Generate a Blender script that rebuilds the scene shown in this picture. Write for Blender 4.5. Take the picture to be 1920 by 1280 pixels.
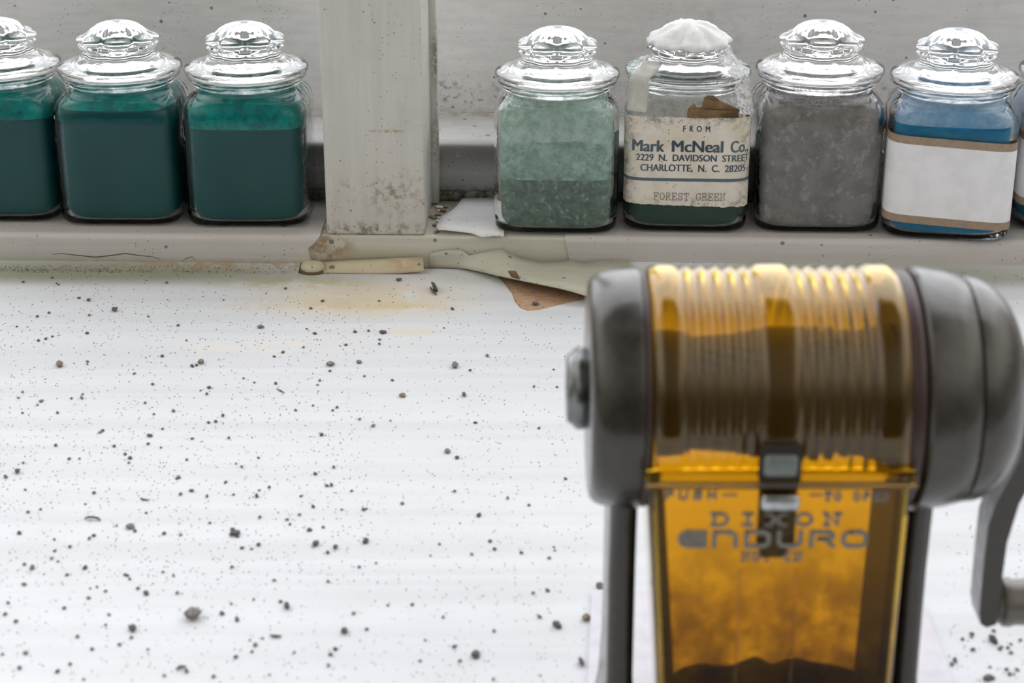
import bpy, bmesh, math, random
from mathutils import Vector, Matrix, noise
from mathutils.geometry import tessellate_polygon
PI = math.pi
random.seed(7)
scene = bpy.context.scene
for o in list(bpy.data.objects):
    bpy.data.objects.remove(o)
C = scene.collection
MM = 0.001            # geometry below is written in millimetres

# ------------------------------------------------------------------ camera
CH, PITCH, F = 237.0, math.radians(22.5), 3583.0      # camera height (mm) over the sill, pitch down, focal length (px at 1920)
cd = bpy.data.cameras.new('camera')
cam = bpy.data.objects.new('camera', cd)
C.objects.link(cam)
cam.location = (0, 0, CH * MM)
cam.rotation_euler = (PI / 2 - PITCH, 0, 0)
cd.sensor_width = 36
cd.lens = 36 * F / 1920
cd.clip_start = 0.01
cd.clip_end = 50
cd.dof.use_dof = True
cd.dof.focus_distance = 0.672
cd.dof.aperture_fstop = 27
scene.camera = cam

# ------------------------------------------------------------------ world: bright overcast window side, dim room side
w = bpy.data.worlds.new('overcast daylight')
scene.world = w
w.use_nodes = True
wn, wl = w.node_tree.nodes, w.node_tree.links
wn.clear()
wo = wn.new('ShaderNodeOutputWorld'); bg = wn.new('ShaderNodeBackground')
tc = wn.new('ShaderNodeTexCoord'); sp = wn.new('ShaderNodeSeparateXYZ')
wl.new(tc.outputs['Generated'], sp.inputs[0])
def wmr(src, a, b, c, d, smooth=True):
    m = wn.new('ShaderNodeMapRange')
    m.interpolation_type = 'SMOOTHSTEP' if smooth else 'LINEAR'
    wl.new(src, m.inputs[0])
    for i, v in enumerate((a, b, c, d)): m.inputs[1 + i].default_value = v
    return m.outputs[0]
def wmath(op, a, b):
    m = wn.new('ShaderNodeMath'); m.operation = op
    for i, v in enumerate((a, b)):
        if isinstance(v, (int, float)): m.inputs[i].default_value = v
        else: wl.new(v, m.inputs[i])
    return m.outputs[0]
ymask = wmr(sp.outputs[1], 0.10, 0.30, 0, 1)          # towards the window
zlow = wmath('MULTIPLY', wmr(sp.outputs[2], -0.05, 0.08, 0, 1), wmr(sp.outputs[2], 0.1, 0.6, 0.7, 1.0))
zhigh = wmr(sp.outputs[2], 0.90, 0.935, 1, 0)          # head of the window
xmask = wmr(wmath('ABSOLUTE', sp.outputs[0], 0), 0.60, 0.72, 1, 0)      # window jambs
skym = wmath('MULTIPLY', wmath('MULTIPLY', wmath('MULTIPLY', ymask, zlow), zhigh), xmask)
SKY, ROOM = 3.05, 1.08
roomv = wmath('MULTIPLY', wmr(sp.outputs[2], 0.12, 0.55, 0.18 * ROOM, ROOM), wmr(sp.outputs[2], 0.75, 0.97, 1.0, 0.4))
roomv = wmath('MULTIPLY', roomv, wmr(wmath('ABSOLUTE', sp.outputs[0], 0), 0.1, 0.75, 0.28, 1.6))      # unseen fill: sides brightened, middle dimmed to keep drum reflections dark
mx = wn.new('ShaderNodeMix'); mx.data_type = 'RGBA'
wl.new(skym, mx.inputs[0])
rc = wn.new('ShaderNodeMix'); rc.data_type = 'RGBA'; rc.blend_type = 'MULTIPLY'; rc.inputs[0].default_value = 1
rc.inputs[6].default_value = (1.0, 0.955, 0.89, 1)
cb = wn.new('ShaderNodeCombineColor')
for i in range(3): wl.new(roomv, cb.inputs[i])
wl.new(cb.outputs[0], rc.inputs[7])
wl.new(rc.outputs[2], mx.inputs[6])
mx.inputs[7].default_value = (SKY * .965, SKY * .985, SKY * 1.03, 1)
wl.new(mx.outputs[2], bg.inputs[0]); wl.new(bg.outputs[0], wo.inputs[0])

vs = scene.view_settings
vs.view_transform = 'Standard'; vs.look = 'None'; vs.gamma = 1; vs.use_curve_mapping = False
vs.exposure = 0.0
cy = scene.cycles
cy.use_denoising = True
cy.max_bounces = 20; cy.transmission_bounces = 18; cy.glossy_bounces = 8; cy.diffuse_bounces = 5
cy.transparent_max_bounces = 24
cy.sample_clamp_indirect = 8
cy.caustics_reflective = True; cy.caustics_refractive = True

# ------------------------------------------------------------------ placing: a photo pixel seen on a plane of known height or distance
def at(px, py, z=None, Y=None):
    u, v = (px - 960) / F, (py - 640) / F
    d = Vector((u, math.cos(PITCH) - v * math.sin(PITCH), -math.sin(PITCH) - v * math.cos(PITCH)))
    t = (z - CH) / d.z if z is not None else Y / d.y
    return Vector((0, 0, CH)) + d * t

# ------------------------------------------------------------------ material helper
class NB:
    def __init__(s, name):
        s.m = bpy.data.materials.new(name); s.m.use_nodes = True
        s.n, s.l = s.m.node_tree.nodes, s.m.node_tree.links
        s.n.clear()
        s.out = s.n.new('ShaderNodeOutputMaterial')
        s.b = s.n.new('ShaderNodeBsdfPrincipled')
        s.l.new(s.b.outputs[0], s.out.inputs[0])
        t = s.n.new('ShaderNodeTexCoord'); mp = s.n.new('ShaderNodeMapping')
        mp.inputs['Scale'].default_value = (1000, 1000, 1000)
        s.l.new(t.outputs['Object'], mp.inputs[0]); s.P = mp.outputs[0]     # object position in mm
    def put(s, v, sock):
        if isinstance(v, (int, float)): sock.default_value = v
        elif isinstance(v, (tuple, list)): sock.default_value = tuple(v) + ((1,) if len(v) == 3 and len(sock.default_value) == 4 else ())
        else: s.l.new(v, sock)
    def set(s, **k):
        names = dict(color='Base Color', rough='Roughness', metal='Metallic', trans='Transmission Weight', ior='IOR', alpha='Alpha',
                     coat='Coat Weight', coatr='Coat Roughness', spec='Specular IOR Level', normal='Normal', sheen='Sheen Weight')
        for a, v in k.items(): s.put(v, s.b.inputs[names[a]])
    def vmath(s, op, a, b):
        m = s.n.new('ShaderNodeVectorMath'); m.operation = op
        s.put(a, m.inputs[0]); s.put(b, m.inputs[1]); return m.outputs[0]
    def math(s, op, a, b=0.0, c=0.0):
        m = s.n.new('ShaderNodeMath'); m.operation = op
        s.put(a, m.inputs[0]); s.put(b, m.inputs[1])
        if op == 'MULTIPLY_ADD': s.put(c, m.inputs[2])
        return m.outputs[0]
    def noise(s, scale=1.0, detail=4, rough=.55, stretch=(1, 1, 1), off=(0, 0, 0), dist=0.0):
        mp = s.n.new('ShaderNodeMapping'); s.l.new(s.P, mp.inputs[0])
        mp.inputs['Scale'].default_value = stretch; mp.inputs['Location'].default_value = off
        t = s.n.new('ShaderNodeTexNoise'); s.l.new(mp.outputs[0], t.inputs['Vector'])
        t.inputs['Scale'].default_value = scale; t.inputs['Detail'].default_value = detail
        t.inputs['Roughness'].default_value = rough; t.inputs['Distortion'].default_value = dist
        return t.outputs[0]
    def voro(s, scale):
        t = s.n.new('ShaderNodeTexVoronoi'); s.l.new(s.P, t.inputs['Vector']); t.inputs['Scale'].default_value = scale
        return t.outputs['Distance'], t.outputs['Color']
    def mr(s, v, a, b, c=0, d=1):
        m = s.n.new('ShaderNodeMapRange'); m.interpolation_type = 'SMOOTHSTEP'
        s.put(v, m.inputs[0])
        for i, x in enumerate((a, b, c, d)): m.inputs[1 + i].default_value = x
        return m.outputs[0]
    def mix(s, f, a, b, mode='MIX'):
        m = s.n.new('ShaderNodeMix'); m.data_type = 'RGBA'; m.blend_type = mode
        s.put(f, m.inputs[0]); s.put(a, m.inputs[6]); s.put(b, m.inputs[7]); return m.outputs[2]
    def blob(s, c, r, soft=.5):
        """1 inside an ellipsoid round c (mm) with radii r, falling to 0 at its edge, ragged by noise"""
        v = s.vmath('DIVIDE', s.vmath('SUBTRACT', s.P, tuple(c)), tuple(r))
        m = s.n.new('ShaderNodeVectorMath'); m.operation = 'LENGTH'; s.l.new(v, m.inputs[0])
        return s.mr(m.outputs['Value'], 1.0 - soft, 1.0, 1, 0)
    def axis(s, i):
        m = s.n.new('ShaderNodeSeparateXYZ'); s.l.new(s.P, m.inputs[0]); return m.outputs[i]
    def bump(s, h, strength=.3, dist=.0002):
        m = s.n.new('ShaderNodeBump'); m.inputs['Strength'].default_value = strength; m.inputs['Distance'].default_value = dist
        s.l.new(h, m.inputs['Height']); s.set(normal=m.outputs[0]); return m

def specks(N, scale, thr, size=.28):
    """small isolated dark spots: 1 on a spot"""
    d, col = N.voro(scale)
    sep = N.n.new('ShaderNodeSeparateColor'); N.l.new(col, sep.inputs[0])
    on = N.math('GREATER_THAN', sep.outputs[0], thr)
    near = N.mr(N.math('DIVIDE', d, N.math('MULTIPLY_ADD', sep.outputs[1], size, .05)), .75, 1.0, 1, 0)
    return N.math('MULTIPLY', on, near)

def paint(name, base, dark, streak=(.02, 1, 1), rough=.42, spot=.75, stains_and_shade=(), spotscale=.22, bumpd=.00015, contrast=1.0):
    N = NB(name)
    a = N.noise(.35, 5, .6, streak, dist=.2)
    b = N.noise(.06, 4, .6)
    c = N.mix(N.mr(a, .38, .66), base, tuple(x * .92 for x in base))
    c = N.mix(N.math('MULTIPLY', N.mr(b, .45, .75), .5 * contrast), c, dark)
    for (ctr, r, colr, amt, sc, thr) in stains_and_shade:
        m = N.math('MULTIPLY', N.blob(ctr, r, .8), N.mr(N.noise(sc, 5, .7, off=(ctr[0], 0, 0)), thr, thr + .18))
        c = N.mix(N.math('MULTIPLY', m, amt), c, colr)
    if spot:
        c = N.mix(N.math('MULTIPLY', specks(N, spotscale, spot, .22), .75), c, (.09, .085, .07))
        c = N.mix(N.math('MULTIPLY', specks(N, spotscale * 3.1, .80, .25), .6), c, (.13, .12, .10))
    N.set(color=c, rough=N.mr(b, .3, .7, rough - .08, rough + .12))
    N.bump(a, .35, bumpd)
    return N.m

OCH, GRN, BRN, MOLD = (.55, .42, .16), (.24, .25, .16), (.30, .17, .08), (.045, .045, .035)
def sp_(px, py, z): return tuple(at(px, py, z=z))
M = {}
W_ = (.80, .81, .83)
M['sill_paint'] = paint('white gloss sill paint', (.70, .72, .75), (.635, .65, .67), (.007, .28, 1), .6, 0, [
    (sp_(690, 560, .4), (52, 26, 9), (.68, .58, .42), .8, .045, .30),
    (sp_(540, 530, .4), (40, 9, 9), (.50, .47, .25), .75, .07, .33),
    (sp_(760, 575, .4), (20, 7, 9), (.62, .50, .27), .6, .08, .40),
    (sp_(640, 570, .4), (24, 8, 9), (.62, .52, .30), .6, .08, .38),
    (sp_(480, 575, .4), (16, 6, 9), (.63, .55, .36), .6, .1, .4),
    (sp_(1010, 520, .4), (60, 12, 9), (.52, .50, .38), .5, .05, .33),
    (sp_(200, 512, .4), (130, 16, 9), (.30, .31, .22), .9, .05, .15),  # greenish grime plus the ledge's shade, painted along the left cove
    (sp_(450, 500, .4), (60, 9, 9), (.38, .24, .12), .7, .16, .42),
    (sp_(1650, 520, .4), (110, 14, 9), (.36, .37, .29), .85, .05, .15),  # same grime and painted shade along the right cove
    (sp_(740, 622, .4), (20, 6, 9), (.75, .64, .46), .6, .08, .4),
    (sp_(500, 650, .4), (40, 10, 9), (.78, .72, .66), .6, .08, .4)], bumpd=.0001, contrast=.5)
M['sill_paint'].node_tree.nodes['Principled BSDF'].inputs['Specular IOR Level'].default_value = .22
M['panel'] = paint('chalky whitewashed lower sash', (.86, .86, .865), (.72, .72, .72), (.15, 1, 1), .7, .86, [
    ((-25, 733, 36), (60, 40, 13), MOLD, .8, .35, .52), ((130, 727, 38), (70, 40, 12), MOLD, .75, .35, .5),
    ((-215, 740, 40), (60, 40, 12), MOLD, .5, .35, .54), ((40, 731, 37), (60, 40, 10), GRN, .8, .2, .5),
    ((70, 735, 60), (40, 40, 20), (.34, .34, .33), .35, .1, .48)], spotscale=.3)
M['rail'] = paint('dusty grey rail paint', (.56, .56, .56), (.42, .41, .39), (.2, 1, 1), .5, .8, [
    ((-20, 700, 13), (400, 40, 6), MOLD, .9, .3, .42), ((-20, 680, 30), (400, 12, 9), (.16, .14, .12), .7, .05, .2),
    ((-20, 725, 34), (400, 10, 6), (.33, .28, .23), .8, .25, .42)])
M['ledge'] = paint('old cream ledge paint', (.60, .59, .51), (.50, .49, .40), (.03, 1, 1), .42, .82, [
    (tuple(at(620, 465, Y=641)), (12, 20, 9), BRN, .8, .2, .42), (tuple(at(700, 480, Y=641)), (40, 20, 5), (.38, .33, .20), .5, .1, .36),
    (tuple(at(850, 395, z=12.5)), (24, 24, 5), (.34, .28, .21), .9, .4, .34), (tuple(at(900, 368, z=12.5)), (300, 9, 4), MOLD, .95, .25, .34),
    (tuple(at(1820, 465, Y=634)), (12, 10, 5), OCH, .35, .1, .3), (tuple(at(600, 440, z=10)), (7, 30, 12), BRN, .8, .3, .4)])
M['ledge_skin'] = paint('thick putty coloured ledge paint', (.60, .575, .545), (.53, .51, .47), (.03, .6, 1), .36, .9, [
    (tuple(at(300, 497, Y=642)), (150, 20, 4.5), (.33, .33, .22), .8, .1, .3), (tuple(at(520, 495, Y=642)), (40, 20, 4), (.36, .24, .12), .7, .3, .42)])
M['post'] = paint('cream post paint', (.62, .61, .57), (.54, .53, .48), (1, 1, .06), .45, .83, [
    (tuple(at(735, 365, Y=640)), (13, 9, 12), (.26, .23, .15), .85, .35, .47), (tuple(at(650, 360, Y=640)), (10, 9, 8), (.35, .32, .2), .7, .35, .5),
    (tuple(at(700, 435, Y=640)), (40, 20, 5), (.20, .17, .11), .85, .4, .44), (tuple(at(725, 247, Y=640)), (9, 9, .9), (.32, .30, .12), .9, .5, .38),
    (tuple(at(818, 120, Y=664)), (4, 30, 18), (.12, .10, .06), .95, .5, .38), (tuple(at(822, 280, Y=664)), (5, 30, 16), (.14, .12, .09), .9, .5, .38),
    (tuple(at(800, 380, Y=640)), (4, 12, 8), (.2, .17, .12), .85, .4, .45), (tuple(at(780, 330, Y=640)), (5, 9, 5), (.28, .26, .14), .7, .5, .5),
    (tuple(at(625, 400, Y=640)), (6, 9, 7), (.18, .15, .1), .8, .6, .52)], spotscale=.3)
M['mould'] = paint('mouldy putty', (.30, .30, .27), (.12, .12, .10), (1, 1, 1), .9, 0, [((-20, 680, 13), (400, 20, 8), MOLD, .85, .35, .42)])
M['flake'] = paint('clean white paint flake', (.90, .90, .91), (.82, .82, .83), (.1, 1, 1), .5, .9)
M['flap'] = paint('greenish cream loose paint', (.57, .57, .47), (.50, .49, .37), (.05, 1, 1), .45, .7, [
    (tuple(at(770, 492, Y=641)), (14, 12, 5), (.50, .24, .10), .75, .15, .38), (tuple(at(1010, 505, Y=641)), (12, 12, 5), (.22, .24, .14), .6, .5, .45)])
M['ochre_flap'] = paint('yellowed loose paint', (.62, .57, .40), (.52, .43, .26), (.05, 1, 1), .45, .7, [
    (tuple(at(765, 492, Y=641)), (13, 12, 5), (.50, .24, .10), .75, .15, .36)])
def wood():
    N = NB('bare brown fibreboard')
    a = N.noise(.9, 6, .7, (.3, 1, 1)); b = N.noise(4, 3, .6)
    c = N.mix(N.mr(a, .3, .7), (.62, .42, .28), (.44, .27, .16))
    c = N.mix(N.mr(b, .6, .75), c, (.07, .045, .03))
    N.set(color=c, rough=.85); N.bump(b, .5, .0003); return N.m
M['wood'] = wood()

def glass(name, tint=(1, 1, 1), rough=.0, bump=0):
    N = NB(name)
    N.set(color=tint, rough=rough, trans=1.0, ior=1.48)
    if bump:
        N.bump(N.noise(.22, 2, .5), bump, .0006)
    return N.m
M['glass'] = glass('clear pressed glass', (.985, .995, .99), 0.0, .25)
M['glass'].node_tree.nodes['Principled BSDF'].inputs['IOR'].default_value = 1.26
M['glass_lid'] = glass('clear lid glass', (.99, .995, .995), .05, .2)

def pigment(name, a, b, sc=.25, thr=(.35, .65), fine=1.4, third=None):
    N = NB(name)
    n1 = N.noise(sc, 6, .65); n2 = N.noise(fine, 3, .6)
    c = N.mix(N.mr(n1, *thr), a, b)
    if third: c = N.mix(N.math('MULTIPLY', N.mr(N.noise(sc * 1.7, 6, .75, off=(31, 7, 3)), .54, .62), .8), c, third)
    c = N.mix(N.math('MULTIPLY', N.mr(n2, .5, .8), .25), c, tuple(x * .6 for x in a))
    N.set(color=c, rough=.9, spec=.1)
    if fine in (1, 1.5, 2): N.bump(n2, .3, .0002)
    return N.m
def film(name, col, lo, hi, sc=.3, thr=(.4, .65), col2=None, grime=0):
    """dust film clinging to the inside of the glass"""
    N = NB(name)
    n = N.noise(sc, 6, .7)
    a = N.mr(n, thr[0], thr[1], lo, hi)
    c = N.mix(N.mr(N.noise(sc * 2.2, 4, .6, off=(9, 9, 9)), .4, .6), col, col2 or col)
    if grime:
        g = N.math('MULTIPLY', N.mr(N.noise(1.3, 6, .8, (1, 1, 2)), .53, .60), grime)
        a = N.math('MAXIMUM', a, g); c = N.mix(g, c, (.05, .045, .04))
    N.set(color=c, rough=.9, alpha=a, spec=.1); return N.m
M['teal'] = pigment('teal pigment powder', (.004, .075, .082), (.005, .09, .092), .05)
M['teal_film'] = film('teal dust film', (.0, .32, .29), .6, .92, .12, (.3, .7), (.0, .22, .21))
M['grey_green'] = pigment('caked grey green pigment', (.17, .25, .21), (.11, .16, .135), .3, (.4, .6), 2.1, (.30, .44, .39))
M['grey_green_film'] = film('pale green dust film', (.52, .74, .66), .42, .80, .22, (.35, .65), (.38, .56, .50), .25)
M['forest'] = pigment('forest green pigment', (.022, .062, .045), (.028, .075, .055), .1)
M['clear_film'] = film('thin grey dust film', (.55, .60, .57), .05, .35, .3, (.45, .7))
M['grey'] = pigment('warm grey pigment', (.28, .262, .25), (.20, .187, .18), .15, (.35, .65), 2.5, (.38, .36, .36))
M['grey_film'] = film('grey dust film', (.28, .26, .26), .20, .60, .3, (.4, .65), (.2, .19, .19), .95)
M['blue'] = pigment('blue pigment powder', (.01, .17, .33), (.012, .20, .37), .12)
M['blue_film'] = film('blue dust film', (.34, .52, .72), .50, .85, .12, (.35, .7), (.42, .58, .76))

def simple(name, col, rough=.5, metal=0, coat=0, mott=.15, sc=.5, bump=0, dark=None):
    N = NB(name)
    n = N.noise(sc, 5, .6)
    N.set(color=N.mix(N.mr(n, .35, .7), col, dark or tuple(x * (1 - mott) for x in col)), rough=rough, metal=metal, coat=coat)
    if bump: N.bump(n, .4, bump)
    return N.m
def aged_label():
    N = NB('aged cream label paper')
    n = N.noise(.12, 5, .65); g = N.noise(.35, 7, .75); f = N.noise(.35, 6, .75, off=(3, 5, 9))
    c = N.mix(N.mr(n, .35, .7), (.76, .70, .62), (.65, .59, .47))
    z = N.axis(2)
    edge = N.math('MAXIMUM', N.mr(z, 36, 43, 0, 1), N.mr(z, 11, 15, .8, 0))
    x = N.axis(0)
    side = N.mr(N.math('ABSOLUTE', x), 15, 22, 0, .8)
    e = N.math('MAXIMUM', edge, side)
    c = N.mix(N.math('MULTIPLY', N.math('MULTIPLY', e, .8), N.mr(g, .46, .64)), c, (.07, .065, .05))
    c = N.mix(N.math('MULTIPLY', N.mr(f, .60, .70), .6), c, (.20, .18, .16))
    c = N.mix(N.math('MULTIPLY', specks(N, .9, .86, .25), .7), c, (.13, .12, .11))
    N.set(color=c, rough=.75); return N.m
M['aged_label'] = aged_label()
M['ink'] = simple('faded blue grey ink', (.075, .12, .155), .7, dark=(.11, .15, .18), sc=2)
M['type_ink'] = simple('faint typewriter ink', (.20, .18, .165), .8, dark=(.36, .33, .30), sc=1.5)
M['white_label'] = simple('white label paper', (.83, .83, .85), .7, mott=.10, sc=.12)
M['kraft'] = simple('brown kraft band', (.36, .27, .19), .8, mott=.2, sc=.6)
M['torn'] = pigment('torn brown backing paper', (.25, .165, .085), (.17, .11, .06), .3, fine=1.5)
M['tape'] = film('yellowed sticky tape', (.62, .62, .57), .62, .86, .2, (.3, .7))
M['cellophane'] = film('crinkled cellophane', (.85, .85, .88), .06, .75, .8, (.42, .6))
M['cellophane'].node_tree.nodes['Principled BSDF'].inputs['Roughness'].default_value = .2
M['powder'] = pigment('white powder crust', (.84, .85, .85), (.74, .76, .77), .4, fine=2)
M['powder_blue'] = film('pale powder on lid', (.76, .80, .80), .0, .95, .5, (.47, .57), (.38, .52, .52))
_m = M['powder_blue'].node_tree; _b = _m.nodes['Principled BSDF']; _src = _b.inputs['Alpha'].links[0].from_socket
_sx = _m.nodes.new('ShaderNodeSeparateXYZ'); _m.links.new(_m.nodes['Mapping'].outputs[0], _sx.inputs[0])
_ab = _m.nodes.new('ShaderNodeMath'); _ab.operation = 'ABSOLUTE'; _m.links.new(_sx.outputs[0], _ab.inputs[0])
_mr = _m.nodes.new('ShaderNodeMapRange'); _m.links.new(_ab.outputs[0], _mr.inputs[0]); _mr.inputs[1].default_value = 11; _mr.inputs[2].default_value = 16
_mu = _m.nodes.new('ShaderNodeMath'); _mu.operation = 'MULTIPLY'; _m.links.new(_src, _mu.inputs[0]); _m.links.new(_mr.outputs[0], _mu.inputs[1]); _m.links.new(_mu.outputs[0], _b.inputs['Alpha'])
M['fibre'] = simple('white fibre', (.8, .8, .8), .6)

def cast_metal():
    N = NB('olive grey hammered enamel')
    n = N.noise(.22, 4, .6); g = N.noise(.9, 5, .7)
    c = N.mix(N.mr(n, .35, .7), (.034, .031, .025), (.050, .044, .034))
    c = N.mix(N.math('MULTIPLY', N.mr(g, .66, .72), .5), c, (.25, .33, .35))
    N.set(color=c, rough=N.mr(n, .3, .7, .26, .42), metal=.35, coat=.55, coatr=.18)
    N.bump(N.noise(.35, 3, .5), .25, .0006); return N.m
M['cast'] = cast_metal()
M['chrome'] = simple('worn nickel', (.52, .54, .55), .28, 1.0, mott=.3)
M['dial'] = simple('dark steel dial', (.20, .21, .21), .25, .9, mott=.4, sc=.3)
M['black'] = simple('black cutter steel', (.018, .013, .008), .6, 0)
M['maroon'] = simple('dark reddish gasket', (.05, .025, .022), .4)
M['spring'] = simple('dull spring steel', (.20, .23, .22), .45, .5)
M['grip'] = simple('brown grey moulded grip', (.14, .12, .095), .35, coat=.4, dark=(.10, .10, .085), sc=.3)
M['letters'] = simple('silvered moulded lettering', (.22, .21, .18), .4, .2, mott=.35, sc=1.2)
M['mount'] = simple('lavender white mounting plate paint', (.66, .64, .70), .5, mott=.12, sc=.2)
M['shavings'] = pigment('dark pencil shavings', (.12, .075, .045), (.05, .03, .025), .5, fine=1)
M['edge_shade'] = simple('dark brown runner', (.055, .028, .014), .5)
def amber():
    N = NB('amber translucent plastic')
    n = N.noise(.25, 5, .7)
    z = N.axis(2)
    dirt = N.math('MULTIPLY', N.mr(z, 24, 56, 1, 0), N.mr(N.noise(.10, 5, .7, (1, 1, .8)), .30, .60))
    c = N.mix(N.math('MULTIPLY', N.mr(n, .4, .75), .25), (.87, .575, .05), (.82, .515, .04))
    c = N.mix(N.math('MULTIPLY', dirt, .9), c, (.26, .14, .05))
    N.set(color=c, rough=N.mr(n, .3, .7, .04, .10), trans=.985, ior=1.38, coat=.38, coatr=.07); return N.m
M['amber'] = amber()
M['amber_tray'] = amber()
_b = M['amber_tray'].node_tree.nodes['Principled BSDF']; _b.inputs['Coat Weight'].default_value = 0; _b.inputs['IOR'].default_value = 1.27
def grit_mat(name, a, b):
    N = NB(name); N.set(color=N.mix(N.mr(N.noise(2.5, 3, .6), .35, .65), a, b), rough=.85); return N.m
M['grit'] = grit_mat('dark grit', (.17, .165, .16), (.07, .068, .065))
M['grit_tan'] = grit_mat('tan grit', (.34, .27, .19), (.16, .13, .10))
M['grit_grey'] = grit_mat('grey grit', (.30, .29, .28), (.14, .135, .13))

# ------------------------------------------------------------------ object helpers
def link(name, me, mat=None, parent=None, smooth=False):
    o = bpy.data.objects.new(name, me); C.objects.link(o)
    if mat is not None: me.materials.append(mat)
    if smooth:
        for p in me.polygons: p.use_smooth = True
    if parent is not None: o.parent = parent
    return o
def obj(name, bm, mat, parent=None, smooth=False, sharp=None, scale=True, org=(0, 0, 0)):
    """link a bmesh given in mm; org is subtracted (the parent's place)"""
    me = bpy.data.meshes.new(name)
    bmesh.ops.recalc_face_normals(bm, faces=bm.faces)
    for v in bm.verts: v.co = (v.co - Vector(org)) * MM
    bm.to_mesh(me); bm.free()
    o = link(name, me, mat, parent, smooth)
    if smooth and sharp:
        me.set_sharp_from_angle(angle=math.radians(sharp))
    return o
def empty(name, loc, rz=0):
    o = bpy.data.objects.new(name, None); C.objects.link(o)
    o.empty_display_size = .01
    o.location = Vector(loc) * MM; o.rotation_euler.z = rz; return o
def tag(o, label=None, cat=None, group=None, kind=None):
    if label: o['label'] = label
    if cat: o['category'] = cat
    if group: o['group'] = group
    if kind: o['kind'] = kind
    return o
def rings(bm, loops, close=True, cap0=True, cap1=True):
    vs_ = [[bm.verts.new(p) for p in L] for L in loops]
    n = len(loops[0])
    for a, b in zip(vs_[:-1], vs_[1:]):
        for i in range(n if close else n - 1):
            j = (i + 1) % n
            bm.faces.new((a[i], a[j], b[j], b[i]))
    if cap0: bm.faces.new(vs_[0])
    if cap1: bm.faces.new(vs_[-1])
    return vs_
def box(bm, x0, x1, y0, y1, z0, z1, bev=0, seg=2):
    r = bmesh.ops.create_cube(bm, size=1)
    for v in r['verts']:
        v.co = Vector(((x0 + x1) / 2 + v.co.x * (x1 - x0), (y0 + y1) / 2 + v.co.y * (y1 - y0), (z0 + z1) / 2 + v.co.z * (z1 - z0)))
    if bev:
        es = list({e for v in r['verts'] for e in v.link_edges})
        bmesh.ops.bevel(bm, geom=es, offset=bev, segments=seg, affect='EDGES', profile=.5)
def prism(pts, d):
    """closed 3D outline (roughly planar) thickened by vector d"""
    bm = bmesh.new()
    pts = [Vector(p) for p in pts]; d = Vector(d)
    tris = tessellate_polygon([pts])
    a = [bm.verts.new(p) for p in pts]; b = [bm.verts.new(p + d) for p in pts]
    n = len(pts)
    for t in tris:
        for L in (a, b):
            try: bm.faces.new([L[i] for i in t])
            except ValueError: pass
    for i in range(n):
        j = (i + 1) % n
        bm.faces.new((a[i], a[j], b[j], b[i]))
    return bm
def lathe_x(prof, cy_, cz, seg=64, a0=0, a1=2 * PI):
    """profile (x, r) turned about the axis parallel to x through (cy, cz)"""
    bm = bmesh.new(); full = abs(a1 - a0 - 2 * PI) < 1e-6
    n = seg if full else seg + 1
    loops = []
    for x, r in prof:
        loops.append([Vector((x, cy_ + r * math.cos(a0 + (a1 - a0) * i / seg), cz + r * math.sin(a0 + (a1 - a0) * i / seg))) for i in range(n)])
    rings(bm, loops, close=full, cap0=full, cap1=full)
    return bm

# ================================================================== THE SETTING
YAW = math.radians(-1.6)
PIV = Vector((0, 638.6, 0))
def L2W(x, y, z):           # window-frame coordinates: y = 0 at the ledge's front face, x along it
    c, s = math.cos(YAW), math.sin(YAW)
    return PIV + Vector((x * c - y * s, x * s + y * c, z))
def wbox(name, x0, x1, y0, y1, z0, z1, mat, bev=0, parent=None, seg=3):
    bm = bmesh.new(); box(bm, x0, x1, y0, y1, z0, z1, bev, seg)
    for v in bm.verts: v.co = L2W(*v.co)
    return obj(name, bm, mat, parent, smooth=bool(bev), sharp=50)
def ledgeY(x): return PIV.y + x * math.tan(YAW)

# sill board (bare wood) with the paint coat on it
bm = bmesh.new(); box(bm, -900, 900, 120, 700, -28, 0, 0)
sill = tag(obj('trim_1', bm, M['wood']), kind='structure')
sill['label'] = 'wide white painted windowsill board strewn with grit'
hole = [(1125, 556), (1105, 560), (1050, 572), (1012, 582), (990, 584), (976, 579), (966, 568), (960, 552), (947, 534), (930, 516), (915, 509), (880, 503)]
back = 2.0
out = [Vector((-880, 130, 0)), Vector((880, 130, 0))]
out += [L2W(875, -.3, 0)]
hp = [at(px, py, z=.2) for px, py in hole]
out += [L2W(hp[0].x + 8, -.3, 0)]
out += [Vector((p.x, p.y, 0)) for p in hp]
out += [L2W(hp[-1].x - 6, -.3, 0)]
out += [L2W(-875, -.3, 0)]
bmp = prism([p + Vector((0, 0, .02)) for p in out], (0, 0, .38))
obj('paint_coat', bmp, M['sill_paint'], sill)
# cove of built up paint where the sill meets the ledge (left part, right part)
def cove(x0, x1, mat, name, taper=True):
    bm = bmesh.new(); loops = []
    n = max(3, int((x1 - x0) / 4))
    for i in range(n + 1):
        x = x0 + (x1 - x0) * i / n
        r = 7.5 + 1.0 * noise.noise(Vector((x * .05, 3, 1)))
        pr = [(-r * 1.5, .42)] + [(-r * 1.5 + r * 1.5 * math.sin(a), .42 + r * .62 * (1 - math.cos(a))) for a in [PI / 2 * k / 9 for k in range(1, 9)]] + [(-.55, .42 + r * .62), (-.3, .2), (-r * 1.5, .2)]
        loops.append([L2W(x, y, z) for y, z in pr])
    rings(bm, loops, cap0=True, cap1=True)
    return obj(name, bm, mat, sill, smooth=True, sharp=40)
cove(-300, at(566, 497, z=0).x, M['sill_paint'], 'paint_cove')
cove(at(1110, 500, z=0).x, 300, M['sill_paint'], 'paint_cove')
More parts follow.
